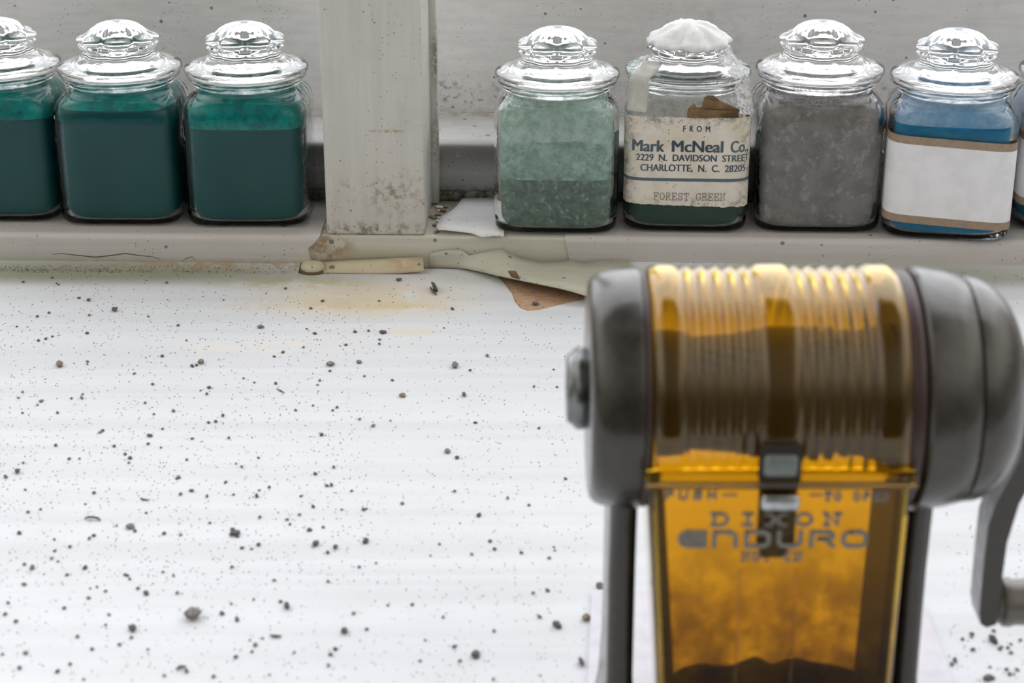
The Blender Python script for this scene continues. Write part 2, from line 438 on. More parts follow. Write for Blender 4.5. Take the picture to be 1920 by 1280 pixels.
# loose paint skins standing up against the ledge
def skin(name, top, bot, mat, parent, th=.35, sub=4):
    """strip between two outlines of 3D points (same count), solid"""
    bm = bmesh.new()
    rows = []
    for k in range(sub + 1):
        t = k / sub
        rows.append([a.lerp(b, t) for a, b in zip(top, bot)])
    # bow outward slightly
    N_ = len(top)
    F0 = [[bm.verts.new(p) for p in r] for r in rows]
    for a, b in zip(F0[:-1], F0[1:]):
        for i in range(N_ - 1): bm.faces.new((a[i], a[i + 1], b[i + 1], b[i]))
    o = obj(name, bm, mat, parent, smooth=True)
    s = o.modifiers.new('thickness', 'SOLIDIFY'); s.thickness = th * MM; s.offset = 0
    return o
def fr(px, py, off): # point on a plane in front of the ledge face by off mm
    Y = ledgeY((px - 960) / F * 680) - off
    return at(px, py, Y=Y)
skin('loose_paint_strip', [fr(x, y, 1.3) for x, y in ((604, 492), (650, 489), (700, 487), (750, 484), (793, 482))],
     [fr(x, y, 6.5) for x, y in ((602, 511), (650, 512), (700, 513), (750, 512), (795, 508))], M['ochre_flap'], sill, .5)
tops = [(806, 476), (822, 472), (840, 469), (866, 469), (880, 479), (910, 473), (940, 468), (955, 476), (975, 484), (1010, 492), (1045, 491), (1070, 488), (1090, 492), (1130, 488), (1180, 488)]
bots = [(806, 501, 1.0), (822, 500, 1), (840, 501, 1.0), (858, 502, 1.0), (874, 504, 1.3), (900, 509, 1.8), (930, 516, 2.6), (960, 522, 3.4), (985, 527, 4.2), (1015, 533, 4.8), (1045, 539, 5.0), (1070, 545, 5.0), (1100, 554, 4.2), (1130, 561, 3.2), (1180, 566, 2.0)]
skin('peeled_paint_flap', [fr(x, y, 1.2) for x, y in tops], [at(x, y, z=h) for x, y, h in bots], M['flap'], sill, .5)
# curl of paint at the end of the crack
skin('curled_paint_chip', [at(x, y, z=z) for x, y, z in ((952, 508, 6.4), (960, 507, 6.8), (968, 509, 6.4))],
     [at(x, y, z=z) for x, y, z in ((960, 520, 4.6), (967, 521, 4.8), (974, 522, 4.4))], M['torn'], sill, .4, 2)
# painted over nail head
bm = bmesh.new(); c0 = at(586, 498, z=2.4)
loops = [[c0 + Vector((r * 1.0 * math.cos(a) * (1 + .06 * math.sin(3 * a)), r * math.sin(a) * .9, h)) for a in [2 * PI * i / 28 for i in range(28)]]
         for r, h in ((4.4, -2.2), (4.2, -.2), (3.6, .8), (2.6, 1.2), (1.2, 1.25))]
rings(bm, loops)
obj('nail_head', bm, M['ochre_flap'], sill, smooth=True)
bm = bmesh.new()
loops = [[c0 + Vector((r * math.cos(a), r * math.sin(a) * .9, h)) for a in [2 * PI * i / 28 for i in range(28)]] for r, h in ((5.0, -2.2), (4.8, -1.3), (4.2, -1.0))]
rings(bm, loops)
obj('nail_rust_ring', bm, simple('rusty grime', (.14, .10, .05), .9), sill, smooth=True)

# ledge (window stool) running along the back
ledge = tag(wbox('trim_2', -420, 420, 0, 44, 0, 12.3, M['ledge'], .8), kind='structure')
ledge['label'] = 'low cream painted ledge the glass jars stand on'
# thick paint skin on the left half, with a chipped end beside the post
def ledge_skin(pts_right, x_far, off, mat, name, left=True, z0=.5, ztop=12.75):
    bm = bmesh.new()
    loops = []
    prof = []   # (y, z) profile over the front face and the rounded top edge
    for a in range(0, 7):
        t = PI / 2 * a / 6
        prof.append((-off + 2.2 * (1 - math.sin(t)) * 0 + 2.2 - 2.2 * math.cos(t), ztop - 2.2 + 2.2 * math.sin(t)))
    prof = [(-off, z0), (-off, 4), (-off, 8)] + prof + [(10, ztop + .05), (30, ztop)]
    inner = [(max(y + .0, .05) if y < 2 else y, min(z, 12.25)) for y, z in prof]
    def xr(y, z):
        # right-hand ragged end as function of height
        if y > 2.3: return pts_right[-1][0] + min((y - 2.3) / 10, 1) * (pts_right[0][2] if len(pts_right[0]) > 2 else 0)
        zs = sorted((p[1], p[0]) for p in pts_right)
        if z <= zs[0][0]: return zs[0][1]
        for (za, xa), (zb, xb) in zip(zs[:-1], zs[1:]):
            if z <= zb: return xa + (xb - xa) * (z - za) / (zb - za)
        return zs[-1][1]
    fronts, backs = [], []
    nx = 40
    for (y, z), (yi, zi) in zip(prof, inner):
        xe = xr(y, z); row = []; rb = []
        for i in range(nx + 1):
            t = (i / nx) ** (2 if left else 2)
            x = xe + (x_far - xe) * t
            row.append(L2W(x, y, z)); rb.append(L2W(x, yi, zi))
        fronts.append(row); backs.append(rb)
    A = [[bm.verts.new(p) for p in r] for r in fronts]; B = [[bm.verts.new(p) for p in r] for r in backs]
    for G in (A, B):
        for a, b in zip(G[:-1], G[1:]):
            for i in range(nx): bm.faces.new((a[i], a[i + 1], b[i + 1], b[i]))
    m = len(A)
    for k in range(m - 1):
        bm.faces.new((A[k][0], A[k + 1][0], B[k + 1][0], B[k][0]))
        bm.faces.new((A[k][nx], A[k + 1][nx], B[k + 1][nx], B[k][nx]))
    for i in range(nx):
        bm.faces.new((A[0][i], A[0][i + 1], B[0][i + 1], B[0][i])); bm.faces.new((A[-1][i], A[-1][i + 1], B[-1][i + 1], B[-1][i]))
    return obj(name, bm, mat, ledge, smooth=True, sharp=45)
fx = lambda px, py: fr(px, py, 1).x
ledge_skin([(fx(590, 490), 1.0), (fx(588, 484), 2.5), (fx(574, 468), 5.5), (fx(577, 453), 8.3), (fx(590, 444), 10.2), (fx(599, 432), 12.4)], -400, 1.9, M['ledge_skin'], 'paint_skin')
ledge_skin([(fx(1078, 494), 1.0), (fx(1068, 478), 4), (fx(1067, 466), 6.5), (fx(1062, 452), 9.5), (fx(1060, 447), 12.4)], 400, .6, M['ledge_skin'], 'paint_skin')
# hair cracks in the left skin
def crack(pts, off, wd=.32):
    bm = bmesh.new(); P_ = [fr(x, y, off) for x, y in pts]
    for i, (a, b) in enumerate(zip(P_[:-1], P_[1:])):
        d = (b - a).normalized(); n = Vector((-d.z, 0, d.x))
        w0 = wd * (.35 + .65 * math.sin(PI * i / (len(P_) - 1))); w1 = wd * (.35 + .65 * math.sin(PI * (i + 1) / (len(P_) - 1)))
        q = [a + n * w0, b + n * w1, b - n * w1, a - n * w0]
        vs_ = [bm.verts.new(v + Vector((0, dd, 0))) for dd in (0, .5) for v in q]
        for f in ((0, 1, 2, 3), (4, 5, 6, 7), (0, 1, 5, 4), (1, 2, 6, 5), (2, 3, 7, 6), (3, 0, 4, 7)): bm.faces.new([vs_[k] for k in f])
    return obj('paint_crack', bm, M['crack'], ledge)
M['crack'] = simple('dark crack grime', (.12, .10, .06), .9)
crack([(97, 477), (115, 475), (140, 478), (180, 482), (215, 478), (235, 475), (262, 479), (285, 481), (301, 486)], 1.93, .2)
crack([(341, 490), (350, 484), (360, 481), (368, 489)], 1.93, .13)
# curled white flake of paint lying on the ledge beside the post
pts = [(866, 374), (900, 371), (945, 372), (945, 443.5), (925, 442), (905, 444.5), (884, 438), (850, 433), (822, 431), (818, 425), (827, 409), (850, 394), (860, 383)]
bm = bmesh.new()
ctr = at(890, 408, z=13.4)
vv = [bm.verts.new(at(x, y, z=13.1 + (.9 if x < 860 else 0) + random.uniform(0, .25))) for x, y in pts]
cv = bm.verts.new(ctr)
for i in range(len(vv)): bm.faces.new((vv[i], vv[(i + 1) % len(vv)], cv))
bmesh.ops.subdivide_edges(bm, edges=bm.edges, cuts=3, use_grid_fill=True)
for v in bm.verts: v.co.z += .35 * noise.noise(v.co * .15)
fl = obj('paint_flake', bm, M['flake'], None, smooth=True)
s = fl.modifiers.new('thickness', 'SOLIDIFY'); s.thickness = .0004; s.offset = 1
tag(fl, 'curled white paint flake lying on the ledge right of the wooden post', 'paint flake')
# crumbs of brown broken filler between post and flake
nk = 0
for k in range(16):
    px = random.uniform(806, 842); py = random.uniform(392, 440) - (px - 806) * .35
    bm = bmesh.new(); bmesh.ops.create_icosphere(bm, subdivisions=1, radius=random.uniform(.6, 1.5))
    p = at(px, py, z=12.7)
    sx = Vector((random.uniform(.8, 1.7), random.uniform(.7, 1.3), random.uniform(.25, .5)))
    for v in bm.verts:
        v.co = Vector((v.co.x * sx.x, v.co.y * sx.y, v.co.z * sx.z)) * (1 + .3 * noise.noise(v.co * 2 + Vector((k, 0, 0))))
    o = obj('filler_crumb', bm, M[('grit_tan', 'torn', 'grit_grey', 'flake')[k % 4]])
    o.location = p * MM
    tag(o, 'broken crumb of old filler between the wooden post and the white flake', 'crumb', 'filler crumbs beside the post')

# window: lower rail behind the ledge, whitewashed panel above it
rail = tag(wbox('window_1', -460, 460, 44, 100, -10, 33.2, M['rail'], 2.2), kind='structure')
rail['label'] = 'dusty grey lower rail of the window'
wbox('sash_panel', -460, 460, 94, 110, 30, 82.5, M['panel'], .8, rail)
# bead on deck in the corner, dirty
wbox('putty_bead', -300, 300, 40.5, 45, 12, 15.5, M['mould'], 1.2, rail)
# post
xl, xr_ = at(611, 430, Y=640).x, at(797, 430, Y=640).x
post = tag(wbox('trim_3', xl, xr_, .9, 43.6, 12.2, 330, M['post'], 1.4), kind='structure')
post['label'] = 'upright cream painted wooden post between the jars'
wbox('glazing_bead', xr_ - .5, xr_ + 2.6, 36, 43.6, 12.4, 330, M['post'], .7, post)
# wall below the sill and below the window frame
bm = bmesh.new(); box(bm, -900, 900, 700, 760, -700, 0, 0)
tag(obj('wall_window', bm, M['panel']), kind='structure')

# ================================================================== JARS
def se(hw, n, a):
    c, s = math.cos(a), math.sin(a)
    r = (abs(c) ** n + abs(s) ** n) ** (-1 / n)
    return hw * r * c, hw * r * s
SEG = 96
def sloop(hw, n, z, seg=SEG):
    return [Vector((*se(hw, n, 2 * PI * i / seg), z)) for i in range(seg)]
OUTER = [(0, 17.5, 5), (.25, 19.6, 6), (.9, 21.0, 6.5), (2.2, 21.8, 7), (5, 22.0, 7), (20, 22.1, 7), (36, 22.1, 7), (40, 22.1, 7), (42, 21.8, 6.5), (43.6, 21.1, 5.5),
         (44.8, 20.2, 4.2), (45.7, 19.3, 3), (46.4, 18.7, 2.3), (47.2, 18.4, 2), (48.0, 18.3, 2), (48.4, 18.8, 2), (48.8, 19.6, 2), (49.3, 19.8, 2), (49.7, 19.5, 2), (50.0, 19.9, 2), (50.4, 20.9, 2), (51.0, 21.3, 2), (51.5, 21.1, 2), (51.7, 20.6, 2)]
INNER = [(51.7, 17.6, 2), (51.2, 17.1, 2), (48, 16.9, 2), (46.6, 17.0, 2.1), (45.4, 17.6, 2.8), (44.2, 18.6, 4), (42.8, 19.6, 5), (41, 20.2, 5.5), (36, 20.4, 6), (20, 20.4, 6), (6, 20.3, 6), (3.6, 20.0, 6), (2.6, 19.4, 5), (2.0, 18.4, 5), (1.8, 14, 4), (1.8, 5, 3)]
def jar_glass():
    bm = bmesh.new()
    loops = [sloop(5, 4, .9), sloop(14, 5, .8), sloop(16.5, 5, .1)] + [sloop(h, n, z) for z, h, n in OUTER] + [sloop(h, n, z) for z, h, n in INNER]
    rings(bm, loops)
    return bm
def inner_at(z):
    P_ = sorted(INNER)
    for (za, ha, na), (zb, hb, nb) in zip(P_[:-1], P_[1:]):
        if za <= z <= zb and zb > za:
            t = (z - za) / (zb - za); return ha + (hb - ha) * t, na + (nb - na) * t
    return P_[-1][1:]
def contents_bm(level, gap=.12, slope=0):
    bm = bmesh.new(); loops = []
    zs = [2.15, 2.4, 2.8, 3.6, 5, 7] + [7 + (level - 7) * k / 14 for k in range(1, 14)] + [level]
    for z in zs:
        h, n = inner_at(z)
        if z < 2.2: h = 18.2
        loops.append(sloop(h - gap, n, z))
    for f in (.85, .6, .35, .12): loops.append(sloop((inner_at(level)[0] - gap) * f, inner_at(level)[1], level + .4 * (1 - f)))
    rings(bm, loops)
    for v in bm.verts:
        if v.co.z > level - 3: v.co.z += (slope * v.co.x + .5 * noise.noise(v.co * .12)) * min(1, (v.co.z - level + 3) / 3)
    return bm
def film_bm(z0, z1=50.8, gap=.06):
    bm = bmesh.new(); loops = []
    n_ = 22
    for k in range(n_ + 1):
        z = z0 + (z1 - z0) * k / n_
        h, n = inner_at(z); loops.append(sloop(h - gap, n, z))
    rings(bm, loops, cap0=False, cap1=False)
    return bm
def lid_bm(lobes=8):
    bm = bmesh.new(); loops = []
    prof = [  # r, z, scallop
        (4, 50.8, 0), (12.5, 50.7, 0), (13.4, 50.0, 0), (14.2, 48.3, 0), (16.2, 48.3, 0), (16.5, 49.5, 0), (16.6, 51.8, 0), (21.0, 51.85, 0), (21.7, 52.1, 0), (22.1, 52.7, 0), (22.2, 53.3, 0), (22.0, 54.0, 0), (21.4, 54.45, 0), (19.5, 54.8, 0),
        (17.5, 55.0, 0), (15.8, 55.5, 0), (14.9, 56.5, 0), (14.0, 57.5, 0), (13.0, 58.4, .1), (12.6, 59.3, .3), (13.0, 60.1, .5), (14.0, 60.9, .8), (14.3, 61.7, .9), (13.5, 62.3, .7), (13.8, 62.9, .9), (14.6, 63.5, 1), (14.3, 64.2, 1),
        (12.9, 64.9, .8), (11.2, 65.6, .5), (10.2, 66.3, .3), (8.8, 67.6, .12), (6.8, 68.7, .06), (4.2, 69.5, 0), (1.5, 69.85, 0)]
    seg = 96
    for r, z, s_ in prof:
        L = []
        for i in range(seg):
            a = 2 * PI * i / seg
            k = abs(math.cos(lobes * a / 2)) ** .8        # petals
            rr = r * (1 - .12 * s_ * (1 - k))
            flute = .12 * math.cos(24 * a) if 1 < r < 10.5 and z > 65.5 else 0
            L.append(Vector(((rr + flute) * math.cos(a), (rr + flute) * math.sin(a), z + (.35 * s_ * (k - .5)))))
        loops.append(L)
    rings(bm, loops)
    return bm
GL = obj('glass_body', jar_glass(), M['glass'], None, smooth=True, sharp=70).data
LD = obj('lid', lid_bm(), M['glass_lid'], None, smooth=True, sharp=60).data
for o in list(C.objects):
    if o.data in (GL, LD): bpy.data.objects.remove(o)

def surf(hw, n):
    """arc length along the jar's front, centred: returns f(s) -> (x, y, nx, ny)"""
    A = [-PI / 2 + (i / 400 - .5) * 2 * PI * .98 for i in range(401)]
    P_ = [se(hw, n, a) for a in A]
    S = [0]
    for p, q in zip(P_[:-1], P_[1:]): S.append(S[-1] + math.dist(p, q))
    mid = S[200]
    def f(s):
        s = min(max(s + mid, 0), S[-1] - 1e-6)
        lo, hi = 0, 400
        while hi - lo > 1:
            m = (lo + hi) // 2
            if S[m] <= s: lo = m
            else: hi = m
        t = (s - S[lo]) / (S[hi] - S[lo]); p, q = P_[lo], P_[hi]
        dx, dy = q[0] - p[0], q[1] - p[1]; L = math.hypot(dx, dy)
        return p[0] + dx * t, p[1] + dy * t, dy / L, -dx / L
    return f
FS = surf(22.1, 7)
def wrap(s, z, off):
    x, y, nx, ny = FS(s); return Vector((x + nx * off, y + ny * off, z))
def band_bm(s0, s1, ztop, zbot, off=.06, th=.12, ns=90, nz=6, ragged=0, closed=False):
    bm = bmesh.new(); G = []
    for o_ in (off, off + th):
        g = []
        for j in range(nz + 1):
            row = []
            for i in range(ns + 1):
                s = s0 + (s1 - s0) * i / ns
                zt, zb = (ztop(s) if callable(ztop) else ztop), (zbot(s) if callable(zbot) else zbot)
                row.append(bm.verts.new(wrap(s, zb + (zt - zb) * j / nz, o_)))
            g.append(row)
        G.append(g)
    for g in G:
        for a, b in zip(g[:-1], g[1:]):
            for i in range(ns): bm.faces.new((a[i], a[i + 1], b[i + 1], b[i]))
    for j in (0, nz):
        for i in range(ns): bm.faces.new((G[0][j][i], G[0][j][i + 1], G[1][j][i + 1], G[1][j][i]))
    for i in (0, ns):
        for j in range(nz): bm.faces.new((G[0][j][i], G[0][j + 1][i], G[1][j + 1][i], G[1][j][i]))
    return bm

def make_jar(px, py, rz, label, cont, level, filmm, film0=None, scale=1.0, lidrot=0, slope=0, group=None, lidtilt=(0, 0)):
    """px = photo column of the lid's centre, py = photo row of the front bottom edge"""
    base = at(px, py, z=12.8)
    Yc = base.y + 21.5
    depth = Yc * math.cos(PITCH) + (CH - 66) * math.sin(PITCH)
    x = (px - 960) / F * depth
    r = empty('glass_jar', (x, Yc, 12.82), math.radians(rz)); r.scale = (scale,) * 3
    tag(r, label, 'jar', group)
    link('glass_body', GL, None, r)
    l = link('lid', LD, None, r); l.rotation_euler = (math.radians(lidtilt[0]), math.radians(lidtilt[1]), math.radians(lidrot))
    ct = obj('pigment', contents_bm(level, slope=slope), cont, r, smooth=True, sharp=60)
    if filmm: obj('dust_film', film_bm(film0 if film0 is not None else level + .6), filmm, r, smooth=True)
    return r
G1 = 'square glass pigment jars along the ledge'
j1 = make_jar(-3, 418, -1, 'teal pigment jar cut off by the left edge of the photo', M['teal'], 37.5, M['teal_film'], lidrot=5, group=G1)
j2 = make_jar(225, 425, -1, 'teal pigment jar filled to its shoulder, second from the left edge', M['teal'], 41.5, M['teal_film'], lidrot=12, group=G1)
j3 = make_jar(462, 428, 0, 'teal pigment jar right beside the wooden post, paler teal band at its top', M['teal'], 35.5, M['teal_film'], lidrot=30, group=G1)
j4 = make_jar(1045, 441, -2, 'clouded pale green jar with caked grey-green pigment beside the white flake', M['grey_green'], 22, M['grey_green_film'], 20, lidrot=22, group=G1)
j5 = make_jar(1290, 437, -3, 'jar with printed cream address label, forest green pigment and white crusted lid', M['forest'], 26, M['clear_film'], 28, 1.01, lidrot=8, group=G1)
j6 = make_jar(1537, 438, -2, 'jar full of warm grey pigment with a dirty neck and no label', M['grey'], 43.6, M['grey_film'], scale=1.025, lidrot=40, group=G1)
j7 = make_jar(1790, 452, -9, 'blue pigment jar with blank white label edged by kraft bands', M['blue'], 39.8, M['blue_film'], scale=1.01, lidrot=15, slope=-.03, group=G1)
j8 = make_jar(2030, 436, -4, 'sliver of a blue jar at the right edge, behind the white labelled one', M['blue'], 25, M['blue_film'], lidrot=33, group=G1)

# --- blank white label with kraft bands
def blank_label(j, zt, zb, sl, dark=False):
    top = lambda s: zt + sl * s; bot = lambda s: zb + sl * s
    lab = obj('paper_label', band_bm(-66, 66, lambda s: top(s) - 2.7, lambda s: bot(s) + 2.7), M['white_label'], j, smooth=True, sharp=50)
    obj('kraft_band', band_bm(-66, 66, top, lambda s: top(s) - 2.8, .07, .16, nz=1), M['kraft'], j, smooth=True, sharp=50)['label'] = 'upper brown kraft band'
    obj('kraft_band', band_bm(-66, 66, lambda s: bot(s) + 2.8, bot, .07, .16, nz=1), M['kraft'], j, smooth=True, sharp=50)['label'] = 'lower brown kraft band'
blank_label(j7, 36.6, 5.6, -.045)
blank_label(j8, 35, 9, -.02)

# --- address label
def fray(s, z, amp, seed): return z + amp * noise.noise(Vector((s * .35, seed, 0))) + amp * .5 * noise.noise(Vector((s * 1.5, seed, 5)))
lab = obj('paper_label', band_bm(-24.5, 23.5, lambda s: fray(s, 42.2, .35, 1), lambda s: fray(s, 10.4 - .02 * s, .5, 4), nz=10), M['aged_label'], j5, smooth=True, sharp=50)
def text_mesh(txt, bold=.0):
    cu = bpy.data.curves.new('t', 'FONT'); cu.body = txt; cu.size = 1; cu.offset = bold; cu.resolution_u = 4
    o = bpy.data.objects.new('t', cu); C.objects.link(o)
    dg = bpy.context.evaluated_depsgraph_get(); dg.update()
    me = bpy.data.meshes.new_from_object(o.evaluated_get(dg))
    bpy.data.objects.remove(o); bpy.data.curves.remove(cu)
    bm = bmesh.new(); bm.from_mesh(me); bpy.data.meshes.remove(me)
    return bm
def label_text(name, txt, s0, s1, z0, h, mat, bold=.03, off=.24):
    bm = text_mesh(txt, 0)
    geo = bm.verts[:] + bm.edges[:] + bm.faces[:]
    for q in (1, 2):
        dup = bmesh.ops.duplicate(bm, geom=geo)
        for g in dup['geom']:
            if isinstance(g, bmesh.types.BMVert): g.co.x += bold * .9 * q; g.co.y += bold * .25 * (q - 1)
    xs = [v.co.x for v in bm.verts]; x0, x1 = min(xs), max(xs)
    # cap height of the built-in face is about 0.73 of the size
    for v in bm.verts:
        v.co.x = s0 + (v.co.x - x0) / (x1 - x0) * (s1 - s0); v.co.y = z0 + v.co.y / .73 * h; v.co.z = 0
    x = s0 + .7
    while x < s1:
        bmesh.ops.bisect_plane(bm, geom=bm.verts[:] + bm.edges[:] + bm.faces[:], plane_co=(x, 0, 0), plane_no=(1, 0, 0)); x += .7
    for v in bm.verts: v.co = wrap(v.co.x, v.co.y, off)
    me = bpy.data.meshes.new(name)
    for v in bm.verts: v.co *= MM
    bm.to_mesh(me); bm.free()
    o = link(name, me, mat, lab); return o
label_text('printed_line', 'F  R  O  M', -1.9, 7.4, 37.2, 2.2, M['ink'], .05)['label'] = 'small spaced heading word'
label_text('printed_line', 'Mark', -19.3, -8.0, 29.9, 4.3, M['ink'], .045)['label'] = 'name line, first word'
label_text('printed_line', 'McNeal', -5.6, 12.2, 29.9, 4.3, M['ink'], .045)['label'] = 'name line, second word'
label_text('printed_line', 'Co.,', 14.6, 21.7, 29.9, 4.3, M['ink'], .045)['label'] = 'name line, last word'
label_text('printed_line', '2229  N.  DAVIDSON  STREET', -17.8, 21.9, 26.6, 2.5, M['ink'], .04)['label'] = 'street line'
label_text('printed_line', 'CHARLOTTE,  N.  C.  28205', -16.2, 20.5, 22.9, 2.6, M['ink'], .04)['label'] = 'town line'
rb = band_bm(-24.3, 23.3, 20.4, 19.3, .2, .03, nz=1)
obj('printed_rule', rb, M['ink'], lab)

# stroke lettering: polylines in a unit cell
def arc(cx, cy_, rx, ry, a0, a1, n=8):
    return [(cx + rx * math.cos(math.radians(a0 + (a1 - a0) * i / n)), cy_ + ry * math.sin(math.radians(a0 + (a1 - a0) * i / n))) for i in range(n + 1)]
sf = lambda x, y, w=.13: [(x - w, y), (x + w, y)]
TY = {
 'F': [[(.2, 0), (.2, 1)], [(.05, 1), (.9, 1), (.9, .78)], [(.2, .52), (.65, .52)], [(.6, .4), (.6, .64)], sf(.2, 0, .18)],
 'O': [arc(.5, .5, .42, .5, 0, 360, 16)],
 'R': [[(.18, 0), (.18, 1)], [(.03, 1), (.55, 1)] + arc(.55, .77, .28, .23, 90, -90, 8) + [(.18, .54)], [(.5, .54), (.88, 0), (1, 0)], sf(.18, 0, .16)],
 'E': [[(.2, 0), (.2, 1)], [(.05, 1), (.9, 1), (.9, .78)], [(.2, .52), (.62, .52)], [(.6, .4), (.6, .64)], [(.05, 0), (.92, 0), (.92, .24)]],
 'S': [[(.85, .98), (.85, .75)], arc(.5, .76, .34, .24, 30, 250, 10) + arc(.5, .27, .37, .27, 80, -150, 10), [(.14, .02), (.14, .3)]],
 'T': [[(.5, 0), (.5, 1)], [(.08, .75), (.08, 1), (.92, 1), (.92, .75)], sf(.5, 0, .18)],
 'G': [arc(.52, .5, .42, .5, 50, 340, 14) + [(.9, .42)], [(.6, .42), (1, .42)], [(.86, .98), (.86, .74)]],
 'N': [[(.2, 0), (.2, 1), (.8, 0), (.8, 1)], sf(.2, 0, .15), [(.03, 1), (.2, 1)], sf(.8, 1, .17)],
 'D': [[(.2, 0), (.2, 1)], [(.03, 1), (.5, 1)] + arc(.5, .5, .44, .5, 90, -90, 10) + [(.03, 0)]],
 'I': [[(.5, 0), (.5, 1)], sf(.5, 0, .25), sf(.5, 1, .25)],
 'X': [[(.12, 0), (.88, 1)], [(.12, 1), (.88, 0)], sf(.12, 0, .14), sf(.88, 0, .14), sf(.12, 1, .14), sf(.88, 1, .14)],
 'P': [[(.18, 0), (.18, 1), (.6, 1)] + arc(.6, .75, .3, .25, 90, -90, 8) + [(.18, .5)]],
 'U': [[(.12, 1), (.12, .35)] + arc(.5, .35, .38, .35, 180, 360, 8) + [(.88, 1)]],
 'H': [[(.15, 0), (.15, 1)], [(.85, 0), (.85, 1)], [(.15, .5), (.85, .5)]],
 'C': [arc(.52, .5, .42, .5, 50, 310, 14)], '.': [[(.4, .0), (.6, .0), (.6, .12), (.4, .12)]], '-': [[(0, .5), (1, .5)]],
 'o': [arc(.5, .35, .34, .33, 0, 360, 12)],
}
TE = {  # wide rounded techno capitals
 'E': [[(1, .98), (.35, .98)] + arc(.35, .5, .33, .48, 90, 270, 8) + [(1, .02)], [(.15, .62), (1, .62)], [(.15, .36), (1, .36)]],
 'n': [[(.1, 0), (.1, 1)], [(.1, .98), (.6, .98)] + arc(.6, .6, .32, .38, 90, 0, 6) + [(.92, 0)]],
 'D': [[(.08, .98), (.62, .98)] + arc(.62, .68, .32, .3, 90, 0, 5) + arc(.62, .32, .32, .3, 0, -90, 5) + [(.08, .02), (.08, .98)]],
 'U': [[(.08, 1), (.08, .4)] + arc(.4, .34, .32, .32, 180, 270, 5) + [(.6, .02)] + arc(.6, .34, .32, .32, -90, 0, 5) + [(.92, 1)]],
 'R': [[(.08, 0), (.08, .98), (.68, .98)] + arc(.68, .74, .24, .24, 90, -90, 7) + [(.3, .5), (.6, .5), (.95, 0)]],
 'O': [[(.35, .98), (.65, .98)] + arc(.65, .68, .28, .3, 90, 0, 5) + arc(.65, .32, .28, .3, 0, -90, 5) + [(.35, .02)] + arc(.35, .32, .28, .3, -90, -180, 5) + arc(.35, .68, .28, .3, 180, 90, 5)],
}
def strokes(bm, font, txt, x0, x1, z0, h, wd, gap, place, depth=0):
    """place(x, z, d) -> Vector; letters fill x0..x1"""
    n = len(txt); cw = (x1 - x0 + gap) / n
    for k, ch in enumerate(txt):
        if ch == ' ': continue
        for pl in font[ch]:
            Q = [Vector((x0 + k * cw + p[0] * (cw - gap), z0 + p[1] * h)) for p in pl]
            m = len(Q); Lf, Rt = [], []
            for i in range(m):
                d = (Q[min(i + 1, m - 1)] - Q[max(i - 1, 0)])
                if d.length < 1e-6: d = Vector((1, 0))
                if 0 < i < m - 1:
                    d1 = (Q[i] - Q[i - 1]).normalized(); d2 = (Q[i + 1] - Q[i]).normalized(); d = d1 + d2
                    if d.length < .3: d = d2
                    d.normalize(); sc = 1 / max(.55, abs(d.dot(d1)))
                else: d.normalize(); sc = 1
                nn = Vector((-d.y, d.x)) * wd / 2 * sc
                e = d * (wd * .4) * (-1 if i == 0 else 1 if i == m - 1 else 0)
                Lf.append(Q[i] + nn + e); Rt.append(Q[i] - nn + e)
            for dd in ((0, depth) if depth else (0,)):
                a = [bm.verts.new(place(p.x, p.y, dd)) for p in Lf]; b = [bm.verts.new(place(p.x, p.y, dd)) for p in Rt]
                for i in range(m - 1): bm.faces.new((a[i], a[i + 1], b[i + 1], b[i]))
                if dd == 0: a0, b0 = a, b
            if depth:
                for i in range(m - 1):
                    bm.faces.new((a0[i], a0[i + 1], a[i + 1], a[i])); bm.faces.new((b0[i], b0[i + 1], b[i + 1], b[i]))
                bm.faces.new((a0[0], b0[0], b[0], a[0])); bm.faces.new((a0[-1], b0[-1], b[-1], a[-1]))
bm = bmesh.new()
strokes(bm, TY, 'FOREST GREEN', -11.3, 13.5, 12.5, 2.5, .34, .35, lambda x, z, d: wrap(x, z, .24))
obj('typed_line', bm, M['type_ink'], lab)

# torn brown backing standing above the label
tp = [(1288, 214), (1290, 205), (1296, 199), (1303, 195), (1306, 202), (1311, 203), (1316, 201), (1320, 184), (1326, 180), (1338, 180), (1344, 184), (1350, 190), (1365, 196), (1380, 203), (1392, 208), (1402, 213), (1402, 221), (1340, 222), (1288, 221)]
jinv = (Matrix.Translation(j5.location / MM) @ Matrix.Rotation(j5.rotation_euler.z, 4, 'Z') @ Matrix.Scale(j5.scale.x, 4)).inverted()
Yf = j5.location.y / MM - 23.0
bm = prism([jinv @ at(x, y, Y=Yf + .6 * math.sin(x * .15) + max(0, (x - 1375)) * .08) for x, y in tp], (0, .35, .1))
obj('torn_backing', bm, M['torn'], j5)
